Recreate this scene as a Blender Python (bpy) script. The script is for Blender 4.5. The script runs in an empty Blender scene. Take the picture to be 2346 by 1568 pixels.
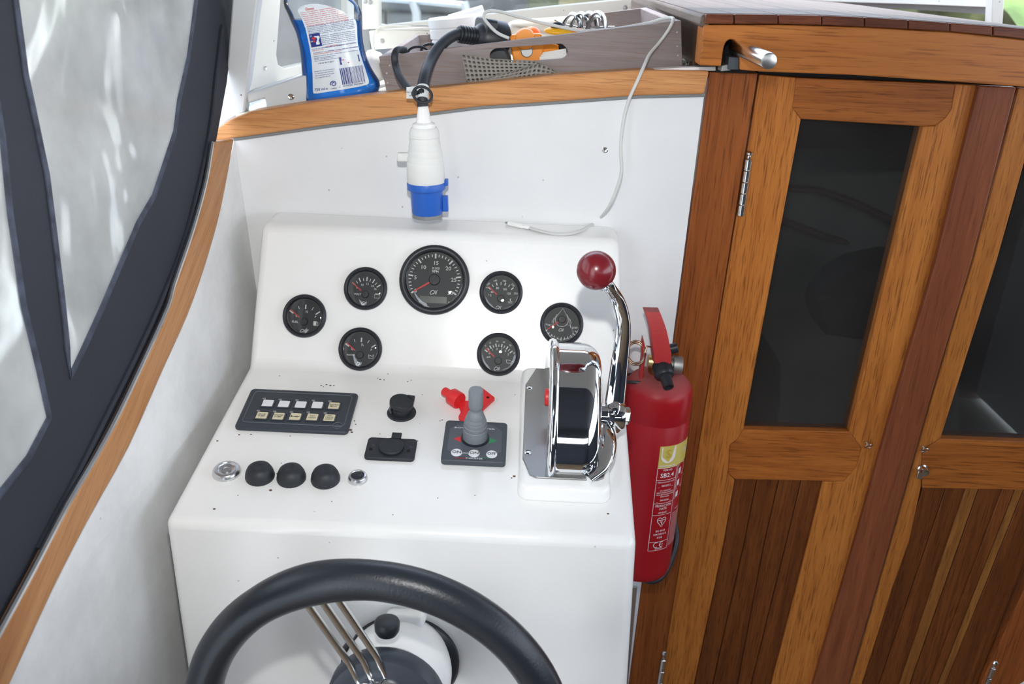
import bpy, bmesh, math, random
from mathutils import Vector, Matrix
from mathutils.geometry import tessellate_polygon
random.seed(7)
R = math.radians
PI = math.pi
sc = bpy.context.scene
col = sc.collection

# ------------------------------------------------------------------ camera, world, lights, exposure
FPX = 2050.0
PITCH, ROLL = R(23.0), R(2.6)
CAM = Vector((0, 0, 1.5))
FW = Vector((0, math.cos(PITCH), -math.sin(PITCH)))
U0 = Vector((0, math.sin(PITCH), math.cos(PITCH)))
XX = Vector((1, 0, 0))
RT = XX * math.cos(ROLL) + U0 * math.sin(ROLL)
UP = -XX * math.sin(ROLL) + U0 * math.cos(ROLL)
cd = bpy.data.cameras.new('camera')
cam = bpy.data.objects.new('camera', cd)
col.objects.link(cam)
cd.sensor_width = 36
cd.lens = FPX * 36 / 2346
cd.clip_start = 0.02
cam.matrix_world = Matrix(((RT.x, UP.x, -FW.x, CAM.x), (RT.y, UP.y, -FW.y, CAM.y), (RT.z, UP.z, -FW.z, CAM.z), (0, 0, 0, 1)))
cd.dof.use_dof = True
cd.dof.focus_distance = 1.14
cd.dof.aperture_fstop = 9.0
sc.camera = cam

world = bpy.data.worlds.new('overcast_sky')
sc.world = world
world.use_nodes = True
wn = world.node_tree
bg = wn.nodes['Background']
tc = wn.nodes.new('ShaderNodeTexCoord')
sx = wn.nodes.new('ShaderNodeSeparateXYZ')
rp = wn.nodes.new('ShaderNodeValToRGB')
wn.links.new(tc.outputs['Generated'], sx.inputs[0])
wn.links.new(sx.outputs[2], rp.inputs[0])
wn.links.new(rp.outputs[0], bg.inputs[0])
rp.color_ramp.elements[0].position = 0.0
rp.color_ramp.elements[0].color = (0.92, 0.95, 1.0, 1)
rp.color_ramp.elements[1].position = 0.7
rp.color_ramp.elements[1].color = (0.62, 0.76, 1.0, 1)
bg.inputs[1].default_value = 3.2

sun_d = bpy.data.lights.new('sun', 'SUN')
sun_d.energy = 2.6
sun_d.angle = R(3)
sun_d.color = (1, .96, .9)
sun = bpy.data.objects.new('sun', sun_d)
col.objects.link(sun)
sun.rotation_euler = Vector((-0.12, 0.42, 0.9)).to_track_quat('Z', 'Y').to_euler()
sun.location = (0, 3, 6)

fl_d = bpy.data.lights.new('camera_flash', 'SPOT')
fl_d.energy = 22.5
fl_d.spot_size = R(76)
fl_d.spot_blend = 0.95
fl_d.shadow_soft_size = 0.018
fl_d.color = (1.0, 0.985, 0.96)
fl = bpy.data.objects.new('camera_flash', fl_d)
col.objects.link(fl)
fl.location = CAM + UP * 0.175 + FW * 0.0
fl.rotation_euler = (-(FW - RT * 0.20 - UP * 0.05)).to_track_quat('Z', 'Y').to_euler()

sc.view_settings.view_transform = 'Standard'
sc.view_settings.look = 'None'
sc.view_settings.gamma = 1.0
sc.view_settings.use_curve_mapping = False
sc.view_settings.exposure = 0.48

# ------------------------------------------------------------------ geometry of the place
def ray(px, py):
    return FW + RT * ((px - 1173) / FPX) + UP * ((784 - py) / FPX)

def hit(px, py, pl, off=0.0):
    p, n = pl
    d = ray(px, py)
    return CAM + d * ((p + n * off - CAM).dot(n) / d.dot(n))

def aty(px, py, y):
    d = ray(px, py)
    return CAM + d * (y / d.y)

def plane(p, n):
    return (Vector(p), Vector(n).normalized())

YB = 1.29                                   # the bulkhead
BULK = plane((0, YB, 0), (0, -1, 0))
_a, _b = R(10.2), R(27)
DESK = plane((0, 1.123, .97), (0, -math.sin(_a), math.cos(_a)))
PANEL = plane((0, 1.123, .97), (0, -math.cos(_b), math.sin(_b)))
ZTOP = 1.1472
TOPP = plane((0, 1.2, ZTOP), (0, 0, 1))
wA, wB = hit(538, 320, BULK), hit(580, 608, BULK)
_d = Vector((-.05, -1, 0)).normalized()
_n = (wB - wA).cross(_d).normalized()
if _n.x < 0: _n = -_n
WALL = (wA.copy(), _n)

def frame_on(pl, px, py, off=0.0):
    o = hit(px, py, pl, off)
    ez = pl[1]
    ex = Vector((1, 0, 0))
    ey = ez.cross(ex).normalized()
    ex = ey.cross(ez)
    return Matrix(((ex.x, ey.x, ez.x, o.x), (ex.y, ey.y, ez.y, o.y), (ex.z, ey.z, ez.z, o.z), (0, 0, 0, 1)))

def frame_axes(o, ex, ez):
    ez = ez.normalized()
    ey = ez.cross(ex).normalized()
    ex = ey.cross(ez)
    return Matrix(((ex.x, ey.x, ez.x, o.x), (ex.y, ey.y, ez.y, o.y), (ex.z, ey.z, ez.z, o.z), (0, 0, 0, 1)))

# ------------------------------------------------------------------ materials
def L(r, g=None, b=None):
    if g is None: g = b = r
    f = lambda c: ((c / 255) / 12.92 if c / 255 <= .04045 else (((c / 255) + .055) / 1.055) ** 2.4)
    return (f(r), f(g), f(b), 1)

def nodes(name):
    m = bpy.data.materials.new(name)
    m.use_nodes = True
    t = m.node_tree
    return m, t, t.nodes['Principled BSDF'], t.nodes['Material Output']

def mat(name, c, rough=.5, metal=0.0, coat=0.0, bump=None, var=None, spec=.5, wave=None):
    m, t, p, o = nodes(name)
    p.inputs['Base Color'].default_value = c
    p.inputs['Roughness'].default_value = rough
    p.inputs['Metallic'].default_value = metal
    p.inputs['Coat Weight'].default_value = coat
    p.inputs['Coat Roughness'].default_value = .08
    p.inputs['Specular IOR Level'].default_value = spec
    co = t.nodes.new('ShaderNodeTexCoord')
    if var:
        n = t.nodes.new('ShaderNodeTexNoise')
        n.inputs['Scale'].default_value = var[0]
        n.inputs['Detail'].default_value = 6
        t.links.new(co.outputs['Object'], n.inputs['Vector'])
        r = t.nodes.new('ShaderNodeValToRGB')
        k = var[1]
        r.color_ramp.elements[0].position = .35
        r.color_ramp.elements[1].position = .65
        r.color_ramp.elements[0].color = (c[0] * (1 - k), c[1] * (1 - k), c[2] * (1 - k), 1)
        r.color_ramp.elements[1].color = (min(1, c[0] * (1 + k)), min(1, c[1] * (1 + k)), min(1, c[2] * (1 + k)), 1)
        t.links.new(n.outputs['Fac'], r.inputs[0])
        t.links.new(r.outputs[0], p.inputs['Base Color'])
    if bump:
        n = t.nodes.new('ShaderNodeTexNoise')
        n.inputs['Scale'].default_value = bump[0]
        n.inputs['Detail'].default_value = 4
        t.links.new(co.outputs['Object'], n.inputs['Vector'])
        b = t.nodes.new('ShaderNodeBump')
        b.inputs['Strength'].default_value = bump[1]
        b.inputs['Distance'].default_value = .002
        t.links.new(n.outputs['Fac'], b.inputs['Height'])
        t.links.new(b.outputs[0], p.inputs['Normal'])
    return m

def wood(name, light, dark, pore, axis='Z', rough=.35, coat=.25, freq=1.0, dist=1.5, pores=.62, tilt=0):
    m, t, p, o = nodes(name)
    N = t.nodes.new
    co = N('ShaderNodeTexCoord'); oi = N('ShaderNodeObjectInfo')
    ad = N('ShaderNodeVectorMath'); ad.operation = 'ADD'
    cmb = N('ShaderNodeCombineXYZ')
    ml = N('ShaderNodeMath'); ml.operation = 'MULTIPLY'; ml.inputs[1].default_value = 23.0
    t.links.new(oi.outputs['Random'], ml.inputs[0])
    for i in range(3): t.links.new(ml.outputs[0], cmb.inputs[i])
    t.links.new(cmb.outputs[0], ad.inputs[1])
    if tilt:                                  # grain runs along a sloping piece
        rt = N('ShaderNodeMapping'); rt.inputs['Rotation'].default_value = (R(tilt), 0, 0)
        t.links.new(co.outputs['Object'], rt.inputs['Vector']); t.links.new(rt.outputs[0], ad.inputs[0])
    else:
        t.links.new(co.outputs['Object'], ad.inputs[0])
    def mapped(across, along):
        mp = N('ShaderNodeMapping')
        s = [across * freq] * 3
        s['XYZ'.index(axis)] = along * freq
        mp.inputs['Scale'].default_value = s
        t.links.new(ad.outputs[0], mp.inputs['Vector'])
        return mp
    m1 = mapped(38, 2.2)
    n1 = N('ShaderNodeTexNoise'); n1.inputs['Scale'].default_value = 1.0; n1.inputs['Detail'].default_value = 8
    n1.inputs['Roughness'].default_value = .65; n1.inputs['Distortion'].default_value = dist
    t.links.new(m1.outputs[0], n1.inputs['Vector'])
    r1 = N('ShaderNodeValToRGB')
    r1.color_ramp.elements[0].position = .3; r1.color_ramp.elements[0].color = dark
    r1.color_ramp.elements[1].position = .68; r1.color_ramp.elements[1].color = light
    t.links.new(n1.outputs['Fac'], r1.inputs[0])
    m2 = mapped(620, 24)
    n2 = N('ShaderNodeTexNoise'); n2.inputs['Scale'].default_value = 1.0; n2.inputs['Detail'].default_value = 3
    t.links.new(m2.outputs[0], n2.inputs['Vector'])
    r2 = N('ShaderNodeValToRGB')
    r2.color_ramp.elements[0].position = .54; r2.color_ramp.elements[0].color = (0, 0, 0, 1)
    r2.color_ramp.elements[1].position = .66; r2.color_ramp.elements[1].color = (pores,) * 3 + (1,)
    t.links.new(n2.outputs['Fac'], r2.inputs[0])
    mx = N('ShaderNodeMix'); mx.data_type = 'RGBA'
    t.links.new(r2.outputs[0], mx.inputs[0]); t.links.new(r1.outputs[0], mx.inputs[6])
    mx.inputs[7].default_value = pore
    # each piece a little lighter or darker than its neighbour
    hv = N('ShaderNodeHueSaturation')
    mr = N('ShaderNodeMapRange'); mr.inputs[3].default_value = .86; mr.inputs[4].default_value = 1.12
    t.links.new(oi.outputs['Random'], mr.inputs[0]); t.links.new(mr.outputs[0], hv.inputs['Value'])
    t.links.new(mx.outputs[2], hv.inputs['Color'])
    t.links.new(hv.outputs[0], p.inputs['Base Color'])
    p.inputs['Roughness'].default_value = rough
    p.inputs['Coat Weight'].default_value = coat
    p.inputs['Coat Roughness'].default_value = .18
    p.inputs['Specular IOR Level'].default_value = .22
    b = N('ShaderNodeBump'); b.inputs['Strength'].default_value = .25; b.inputs['Distance'].default_value = .0008; b.invert = True
    t.links.new(n2.outputs['Fac'], b.inputs['Height']); t.links.new(b.outputs[0], p.inputs['Normal'])
    return m

def gelcoat(name, c, rough=.22, specks=.5, scuff=0.0, bump=0.0):
    m, t, p, o = nodes(name)
    N = t.nodes.new
    co = N('ShaderNodeTexCoord')
    v = N('ShaderNodeTexVoronoi'); v.inputs['Scale'].default_value = 42
    t.links.new(co.outputs['Object'], v.inputs['Vector'])
    n = N('ShaderNodeTexNoise'); n.inputs['Scale'].default_value = 9; n.inputs['Detail'].default_value = 5
    t.links.new(co.outputs['Object'], n.inputs['Vector'])
    r = N('ShaderNodeValToRGB')                     # tiny dirt specks
    r.color_ramp.elements[0].position = .03; r.color_ramp.elements[0].color = (1, 1, 1, 1)
    r.color_ramp.elements[1].position = .075; r.color_ramp.elements[1].color = (0, 0, 0, 1)
    t.links.new(v.outputs['Distance'], r.inputs[0])
    g = N('ShaderNodeMath'); g.operation = 'GREATER_THAN'; g.inputs[1].default_value = .57
    t.links.new(n.outputs['Fac'], g.inputs[0])
    mu = N('ShaderNodeMath'); mu.operation = 'MULTIPLY'
    t.links.new(r.outputs[0], mu.inputs[0]); t.links.new(g.outputs[0], mu.inputs[1])
    m2 = N('ShaderNodeMath'); m2.operation = 'MULTIPLY'; m2.inputs[1].default_value = specks
    t.links.new(mu.outputs[0], m2.inputs[0])
    mx = N('ShaderNodeMix'); mx.data_type = 'RGBA'
    t.links.new(m2.outputs[0], mx.inputs[0])
    mx.inputs[7].default_value = L(95, 70, 55)
    n3 = N('ShaderNodeTexNoise'); n3.inputs['Scale'].default_value = 5; n3.inputs['Detail'].default_value = 7
    n3.inputs['Roughness'].default_value = .7
    t.links.new(co.outputs['Object'], n3.inputs['Vector'])
    r3 = N('ShaderNodeValToRGB')
    r3.color_ramp.elements[0].position = .4; r3.color_ramp.elements[0].color = tuple(x * (1 - scuff) for x in c[:3]) + (1,)
    r3.color_ramp.elements[1].position = .62; r3.color_ramp.elements[1].color = c
    t.links.new(n3.outputs['Fac'], r3.inputs[0]); t.links.new(r3.outputs[0], mx.inputs[6])
    t.links.new(mx.outputs[2], p.inputs['Base Color'])
    p.inputs['Roughness'].default_value = rough
    if bump:
        nb = N('ShaderNodeTexNoise'); nb.inputs['Scale'].default_value = 160; nb.inputs['Detail'].default_value = 2
        t.links.new(co.outputs['Object'], nb.inputs['Vector'])
        b = N('ShaderNodeBump'); b.inputs['Strength'].default_value = bump; b.inputs['Distance'].default_value = .0006
        t.links.new(nb.outputs['Fac'], b.inputs['Height']); t.links.new(b.outputs[0], p.inputs['Normal'])
    return m

def glass(name, tint=(1, 1, 1, 1), rough=.0, ior=1.45, haze=0.0, hazecol=(.8, .8, .8, 1), bump=None, streak=False):
    """thin pane: see-through with a Fresnel reflection, plus dirt/haze that scatters"""
    m = bpy.data.materials.new(name); m.use_nodes = True
    t = m.node_tree; t.nodes.clear(); N = t.nodes.new
    out = N('ShaderNodeOutputMaterial')
    tr = N('ShaderNodeBsdfTransparent'); tr.inputs[0].default_value = tint
    gl = N('ShaderNodeBsdfGlossy'); gl.inputs['Roughness'].default_value = rough
    fr = N('ShaderNodeFresnel'); fr.inputs[0].default_value = ior
    mx = N('ShaderNodeMixShader')
    cur = tr.outputs[0]
    co = N('ShaderNodeTexCoord')
    if haze:
        df = N('ShaderNodeBsdfDiffuse'); df.inputs[0].default_value = hazecol
        tl = N('ShaderNodeBsdfTranslucent'); tl.inputs[0].default_value = hazecol
        mh = N('ShaderNodeMixShader'); mh.inputs[0].default_value = .5
        t.links.new(df.outputs[0], mh.inputs[1]); t.links.new(tl.outputs[0], mh.inputs[2])
        m3 = N('ShaderNodeMixShader')
        n = N('ShaderNodeTexNoise'); n.inputs['Detail'].default_value = 6
        mp = N('ShaderNodeMapping')
        mp.inputs['Scale'].default_value = (60, 60, 4) if streak else (6, 6, 6)
        n.inputs['Scale'].default_value = 1
        t.links.new(co.outputs['Object'], mp.inputs[0]); t.links.new(mp.outputs[0], n.inputs['Vector'])
        mr = N('ShaderNodeMapRange'); mr.inputs[1].default_value = .3; mr.inputs[2].default_value = .75
        mr.inputs[3].default_value = haze * .6; mr.inputs[4].default_value = min(1, haze * 1.4)
        t.links.new(n.outputs['Fac'], mr.inputs[0])
        t.links.new(mr.outputs[0], m3.inputs[0])
        t.links.new(cur, m3.inputs[1]); t.links.new(mh.outputs[0], m3.inputs[2])
        cur = m3.outputs[0]
    if bump:
        n = N('ShaderNodeTexNoise'); n.inputs['Scale'].default_value = 1; n.inputs['Detail'].default_value = 2
        n.inputs['Distortion'].default_value = 1.2
        mp = N('ShaderNodeMapping'); mp.inputs['Rotation'].default_value = (R(38), 0, 0); mp.inputs['Scale'].default_value = (6, 4, bump[0])
        t.links.new(co.outputs['Object'], mp.inputs[0]); t.links.new(mp.outputs[0], n.inputs['Vector'])
        b = N('ShaderNodeBump'); b.inputs['Strength'].default_value = bump[1]; b.inputs['Distance'].default_value = .02
        t.links.new(n.outputs['Fac'], b.inputs['Height'])
        t.links.new(b.outputs[0], gl.inputs['Normal'])
    t.links.new(fr.outputs[0], mx.inputs[0]); t.links.new(cur, mx.inputs[1]); t.links.new(gl.outputs[0], mx.inputs[2])
    t.links.new(mx.outputs[0], out.inputs[0])
    return m

M = {}
M['white'] = gelcoat('white_gelcoat', L(238, 238, 236), .2, .8, .03, .06)
M['bulkwhite'] = gelcoat('white_bulkhead_paint', L(232, 233, 234), .24, .5, .04, .1)
M['wallwhite'] = gelcoat('scuffed_white_hull', L(238, 239, 238), .4, .4, .16)
M['padwhite'] = mat('white_moulded_plastic', L(242, 242, 240), .22)
M['cream'] = gelcoat('cream_window_paint', L(232, 230, 220), .4, .9, .06)
M['greygel'] = gelcoat('pale_grey_post', L(205, 208, 210), .5, .9, .05)
M['trimwood'] = wood('satin_teak_moulding_across', L(206, 150, 98), L(174, 116, 68), L(124, 78, 46), 'X', .42, .06, .9, 1.2, .4)
M['copewood'] = wood('satin_teak_coaming', L(196, 144, 96), L(162, 108, 64), L(128, 84, 50), 'Z', .45, .06, .8, 1.2, .35, tilt=62)
M['oak'] = wood('oiled_oak_upright', L(194, 123, 56), L(155, 89, 36), L(92, 48, 18), 'Z', .42, .04)
M['oakx'] = wood('oiled_oak_rail', L(178, 106, 46), L(138, 75, 30), L(80, 40, 14), 'X', .42, .04, .8, 2.6)
M['oakbeam'] = wood('varnished_oak_beam', L(204, 128, 62), L(174, 102, 46), L(112, 58, 24), 'X', .34, .08, .55, 2.2, .55)
M['maho'] = wood('red_mahogany_strip', L(146, 84, 52), L(112, 58, 35), L(86, 44, 27), 'Z', .42, .04, .8, 1.5, .4)
M['post'] = wood('varnished_wood_post', L(160, 91, 43), L(124, 64, 28), L(72, 35, 14), 'Z', .42, .04, .6, 2.6, .6)
M['plank'] = wood('dark_oiled_plank', L(122, 68, 30), L(84, 43, 18), L(54, 26, 10), 'Z', .45, .02, 1.0, 1.6)  # darker brown than the stiles and rails
M['plank2'] = wood('pale_streaked_plank', L(160, 106, 50), L(116, 68, 29), L(80, 42, 16), 'Z', .45, .02, 1.0, 1.6)
M['roofend'] = wood('dark_plank_end', L(122, 66, 40), L(88, 44, 26), L(60, 30, 20), 'X', .45, .1, 1.5, 2.5)
M['rooftop'] = wood('weathered_varnished_deck', L(120, 104, 94), L(96, 80, 70), L(74, 58, 48), 'Y', .5, .05, .7, 1.5, .4)
M['trunk'] = wood('dark_cabin_side', L(86, 56, 38), L(60, 38, 26), L(40, 26, 18), 'Y', .4, .2)
M['tray'] = wood('grey_washed_pine', L(158, 148, 146), L(134, 124, 123), L(140, 110, 96), 'X', .7, 0, .8, 1.6, .55)
M['black'] = mat('black_plastic', L(34, 38, 44), .42)
M['rubber'] = mat('matt_black_rubber', L(36, 40, 46), .55)
M['wheelrim'] = mat('black_wheel_skin', L(32, 37, 44), .36, bump=(420, .12))
M['canvas'] = mat('navy_canvas', L(37, 41, 50), .8, bump=(900, .3), var=(4, .12))
M['roofcanvas'] = mat('canopy_roof_cloth', L(140, 134, 128), .85)
def _tl(m, c, f):
    t = m.node_tree; p = t.nodes['Principled BSDF']; o = t.nodes['Material Output']
    tl = t.nodes.new('ShaderNodeBsdfTranslucent'); tl.inputs[0].default_value = c
    mx = t.nodes.new('ShaderNodeMixShader'); mx.inputs[0].default_value = f
    t.links.new(p.outputs[0], mx.inputs[1]); t.links.new(tl.outputs[0], mx.inputs[2]); t.links.new(mx.outputs[0], o.inputs[0])
_tl(M['roofcanvas'], (.5, .49, .47, 1), .22)
M['zip'] = mat('worn_black_seam', L(58, 64, 78), .8, var=(60, .4))
M['dial'] = mat('dial_black', L(38, 42, 45), .5)
M['print'] = mat('dial_print', L(226, 232, 230), .6)
M['needle'] = mat('needle_red', L(222, 60, 56), .5)
M['lcd'] = mat('lcd_green_grey', L(66, 76, 68), .3)
M['lens'] = glass('gauge_lens', ior=1.8)
M['chrome'] = mat('chrome', (.86, .88, .9, 1), .045, 1.0)
M['steel'] = mat('polished_steel', (.72, .72, .70, 1), .18, 1.0)
M['leaf'] = mat('steel_leaf', (.34, .34, .33, 1), .16, 1.0)
M['brushed'] = mat('brushed_plate', (.36, .36, .35, 1), .38, 1.0, bump=(300, .1))
M['alu'] = mat('satin_aluminium', (.66, .67, .68, 1), .28, 1.0)
M['redball'] = mat('dark_red_knob', L(112, 22, 32), .28, coat=.2)
M['redbtn'] = mat('red_plastic_button', L(205, 40, 45), .4)
M['redkey'] = mat('bright_red_plastic', L(228, 44, 48), .42)
M['extred'] = mat('extinguisher_red', L(160, 22, 32), .34, spec=.3, var=(7, .06))
M['extredlever'] = mat('dusty_red_lever', L(178, 46, 48), .45, bump=(200, .2))
M['brass'] = mat('aged_brass', (.62, .46, .2, 1), .35, 1.0)
M['copper'] = mat('bronze_wire', (.42, .3, .22, 1), .3, 1.0)
M['zinc'] = mat('dull_zinc', (.42, .43, .42, 1), .5, 1.0)
M['grey'] = mat('thruster_grey', L(84, 90, 98), .45)
M['greyd'] = mat('thruster_dark_grey', L(66, 72, 80), .45)
M['boot'] = mat('grey_rubber_boot', L(126, 132, 138), .5)
M['green'] = mat('arrow_green', L(46, 140, 88), .5)
M['key'] = mat('white_key', L(232, 234, 238), .35)
M['keycream'] = mat('cream_key', L(222, 212, 180), .4)
M['panelblk'] = mat('switch_panel_black', L(52, 58, 67), .45)
M['panelline'] = mat('panel_raised_line', L(86, 94, 100), .45)
M['ceeblue'] = mat('blue_plug_shroud', L(36, 96, 190), .38)
M['ceewhite'] = mat('off_white_plug', L(228, 229, 226), .5, var=(30, .02))
M['cablewhite'] = mat('grey_white_cable', L(206, 207, 204), .45)
M['tape'] = mat('silver_tape', L(218, 222, 222), .35)
M['ink'] = mat('label_ink', L(60, 64, 70), .6)
M['inkblue'] = mat('label_blue', L(30, 48, 132), .5)
M['inkred'] = mat('label_red', L(206, 66, 60), .5)
M['inklight'] = mat('label_light_blue', L(120, 190, 232), .5)
M['labelw'] = mat('label_white', L(226, 234, 240), .22, coat=.5)
M['bottle'] = glass('clear_bottle_plastic', (.96, .98, .99, 1), .05, 1.4, haze=.045)
M['matgrey'] = mat('grey_antislip_foam', L(140, 137, 130), .75)
M['orange'] = mat('orange_plastic', L(246, 150, 32), .4)
M['orange2'] = mat('orange_red_plastic', L(255, 128, 56), .4)
M['yellow'] = mat('yellow_plastic', L(236, 176, 30), .4)
M['tubw'] = mat('white_tub', L(240, 242, 244), .3)
M['tubg'] = mat('green_tub', L(110, 150, 140), .3)
M['cloth'] = mat('white_cloth', L(240, 238, 232), .85, bump=(120, .4))
M['tint'] = glass('tinted_pane', (.5, .49, .48, 1), .0, 1.45, haze=.06, hazecol=(.5, .5, .48, 1))
M['winglass'] = glass('dirty_window_glass', (.93, .95, .95, 1), .02, 1.4, haze=.09, hazecol=(.42, .42, .40, 1), streak=True)
M['winglass2'] = glass('misted_side_glass', (.93, .95, .95, 1), .02, 1.4, haze=.34, hazecol=(.86, .86, .83, 1))
M['vinyl'] = glass('clear_vinyl', (.95, .96, .94, 1), .10, 1.3, haze=.42, hazecol=(.96, .95, .91, 1), bump=(5, .3))
M['cabin'] = mat('dim_cabin_lining', L(188, 192, 190), .7)
M['cabindark'] = mat('dark_upholstery', L(48, 46, 46), .8)
M['cabinend'] = mat('brown_cabin_end', L(96, 78, 74), .8)
M['bunk'] = mat('bunk_front_paint', L(104, 108, 106), .7)
M['cabinred'] = mat('dark_red_wood', L(70, 32, 24), .5)
M['gap'] = mat('black_gap', L(14, 13, 12), .8)
M['foamstrip'] = mat('grey_gasket', L(132, 134, 134), .6)
M['lblband'] = mat('label_olive_yellow', L(206, 190, 98), .4)
M['lblwhite'] = mat('label_pale_print', L(232, 222, 220), .5)
M['lblgold'] = mat('label_gold_print', L(196, 168, 60), .5)
M['dirt'] = mat('brown_dirt', L(98, 78, 66), .9)
M['floor'] = mat('cockpit_floor', L(120, 96, 70), .6, var=(8, .2))

# dust lying on the upward faces of the extinguisher
def dusty(m, c, amt):
    t = m.node_tree; p = t.nodes['Principled BSDF']; N = t.nodes.new
    g = N('ShaderNodeNewGeometry'); sp = N('ShaderNodeSeparateXYZ'); mr = N('ShaderNodeMapRange')
    mr.inputs[1].default_value = .35; mr.inputs[2].default_value = .95; mr.inputs[4].default_value = amt
    t.links.new(g.outputs['Normal'], sp.inputs[0]); t.links.new(sp.outputs[2], mr.inputs[0])
    mx = N('ShaderNodeMix'); mx.data_type = 'RGBA'; mx.inputs[7].default_value = c
    src = p.inputs['Base Color'].links[0].from_socket if p.inputs['Base Color'].links else None
    if src: t.links.new(src, mx.inputs[6])
    else: mx.inputs[6].default_value = p.inputs['Base Color'].default_value
    t.links.new(mr.outputs[0], mx.inputs[0]); t.links.new(mx.outputs[2], p.inputs['Base Color'])
    m2 = N('ShaderNodeMapRange'); m2.inputs[3].default_value = p.inputs['Roughness'].default_value; m2.inputs[4].default_value = .85
    m2.inputs[1].default_value = 0; m2.inputs[2].default_value = amt
    t.links.new(mr.outputs[0], m2.inputs[0]); t.links.new(m2.outputs[0], p.inputs['Roughness'])
dusty(M['extred'], L(150, 104, 102), .6)
dusty(M['extredlever'], L(150, 110, 108), .5)

# liquid
def liquid():
    m = bpy.data.materials.new('blue_cleaner_liquid'); m.use_nodes = True
    t = m.node_tree; t.nodes.clear(); N = t.nodes.new
    out = N('ShaderNodeOutputMaterial')
    tr = N('ShaderNodeBsdfTransparent'); tr.inputs[0].default_value = (.10, .55, .95, 1)
    df = N('ShaderNodeBsdfDiffuse'); df.inputs[0].default_value = (.015, .30, .80, 1)
    tl = N('ShaderNodeBsdfTranslucent'); tl.inputs[0].default_value = (.03, .46, 1.0, 1)
    a = N('ShaderNodeMixShader'); a.inputs[0].default_value = .5
    b = N('ShaderNodeMixShader'); b.inputs[0].default_value = .62
    t.links.new(df.outputs[0], a.inputs[1]); t.links.new(tl.outputs[0], a.inputs[2])
    t.links.new(tr.outputs[0], b.inputs[1]); t.links.new(a.outputs[0], b.inputs[2])
    g = N('ShaderNodeBsdfGlossy'); g.inputs['Roughness'].default_value = .08
    f = N('ShaderNodeFresnel'); f.inputs[0].default_value = 1.35
    c = N('ShaderNodeMixShader')
    t.links.new(f.outputs[0], c.inputs[0]); t.links.new(b.outputs[0], c.inputs[1]); t.links.new(g.outputs[0], c.inputs[2])
    t.links.new(c.outputs[0], out.inputs[0])
    return m
M['liquid'] = liquid()

# ------------------------------------------------------------------ mesh helpers
FR = {}

def NB():
    return bmesh.new()

def add_faces(bm, vs, fs, Mx=None):
    v = [bm.verts.new(Mx @ Vector(p) if Mx else Vector(p)) for p in vs]
    for f in fs:
        try: bm.faces.new([v[i] for i in f])
        except ValueError: pass

def box(bm, c, s, Mx=None):
    x, y, z = c; a, b, d = s[0] / 2, s[1] / 2, s[2] / 2
    vs = [(x + i * a, y + j * b, z + k * d) for i in (-1, 1) for j in (-1, 1) for k in (-1, 1)]
    add_faces(bm, vs, [(0, 1, 3, 2), (4, 6, 7, 5), (0, 4, 5, 1), (2, 3, 7, 6), (0, 2, 6, 4), (1, 5, 7, 3)], Mx)

def solid(bm, top, bot, holes_top=(), holes_bot=()):
    """closed plate between two matching loops of 3D points, with optional holes"""
    loops_t = [list(top)] + [list(h) for h in holes_top]
    loops_b = [list(bot)] + [list(h) for h in holes_bot]
    # flatten for tessellation in the loop's own plane
    n = Vector((0, 0, 0))
    P = loops_t[0]
    for i in range(len(P)):
        a, b = P[i], P[(i + 1) % len(P)]
        n += Vector(((a.y - b.y) * (a.z + b.z), (a.z - b.z) * (a.x + b.x), (a.x - b.x) * (a.y + b.y)))
    n.normalize()
    u = n.orthogonal().normalized(); w = n.cross(u)
    flat = [[Vector((p.dot(u), p.dot(w), 0)) for p in lp] for lp in loops_t]
    tris = tessellate_polygon(flat)
    vt = [bm.verts.new(p) for lp in loops_t for p in lp]
    vb = [bm.verts.new(p) for lp in loops_b for p in lp]
    if len(loops_t) == 1:
        try:
            bm.faces.new(vt); bm.faces.new(vb[::-1])
        except ValueError: pass
    else:
        for t in tris:
            try:
                bm.faces.new([vt[i] for i in t]); bm.faces.new([vb[i] for i in t[::-1]])
            except ValueError: pass
    k = 0
    for lp in loops_t:
        m = len(lp)
        for i in range(m):
            j = (i + 1) % m
            try: bm.faces.new([vt[k + i], vt[k + j], vb[k + j], vb[k + i]])
            except ValueError: pass
        k += m

def prism(bm, poly, z0, z1, Mx=None, holes=()):
    f = (lambda x, y, z: Mx @ Vector((x, y, z))) if Mx else (lambda x, y, z: Vector((x, y, z)))
    solid(bm, [f(x, y, z1) for x, y in poly], [f(x, y, z0) for x, y in poly],
          [[f(x, y, z1) for x, y in h] for h in holes], [[f(x, y, z0) for x, y in h] for h in holes])

def lathe(bm, prof, n=32, Mx=None, a0=0.0, a1=2 * PI, sx=1.0, sy=1.0, cap=True):
    full = abs(a1 - a0 - 2 * PI) < 1e-6
    cnt = n if full else n + 1
    rings = []
    for r, z in prof:
        if r < 1e-6 and full:
            p = Vector((0, 0, z)); rings.append([bm.verts.new(Mx @ p if Mx else p)])
        else:
            rr = []
            for i in range(cnt):
                a = a0 + (a1 - a0) * i / n
                p = Vector((r * math.cos(a) * sx, r * math.sin(a) * sy, z))
                rr.append(bm.verts.new(Mx @ p if Mx else p))
            rings.append(rr)
    for A, B in zip(rings, rings[1:]):
        for i in range(n):
            j = (i + 1) % cnt if full else i + 1
            try:
                if len(A) == 1 and len(B) == 1: continue
                if len(A) == 1: bm.faces.new([A[0], B[i], B[j]])
                elif len(B) == 1: bm.faces.new([A[i], A[j], B[0]])
                else: bm.faces.new([A[i], A[j], B[j], B[i]])
            except ValueError: pass
    if full and cap:
        for rg, rev in ((rings[0], True), (rings[-1], False)):
            if len(rg) > 2:
                try: bm.faces.new(rg[::-1] if rev else rg)
                except ValueError: pass
    return rings

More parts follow.
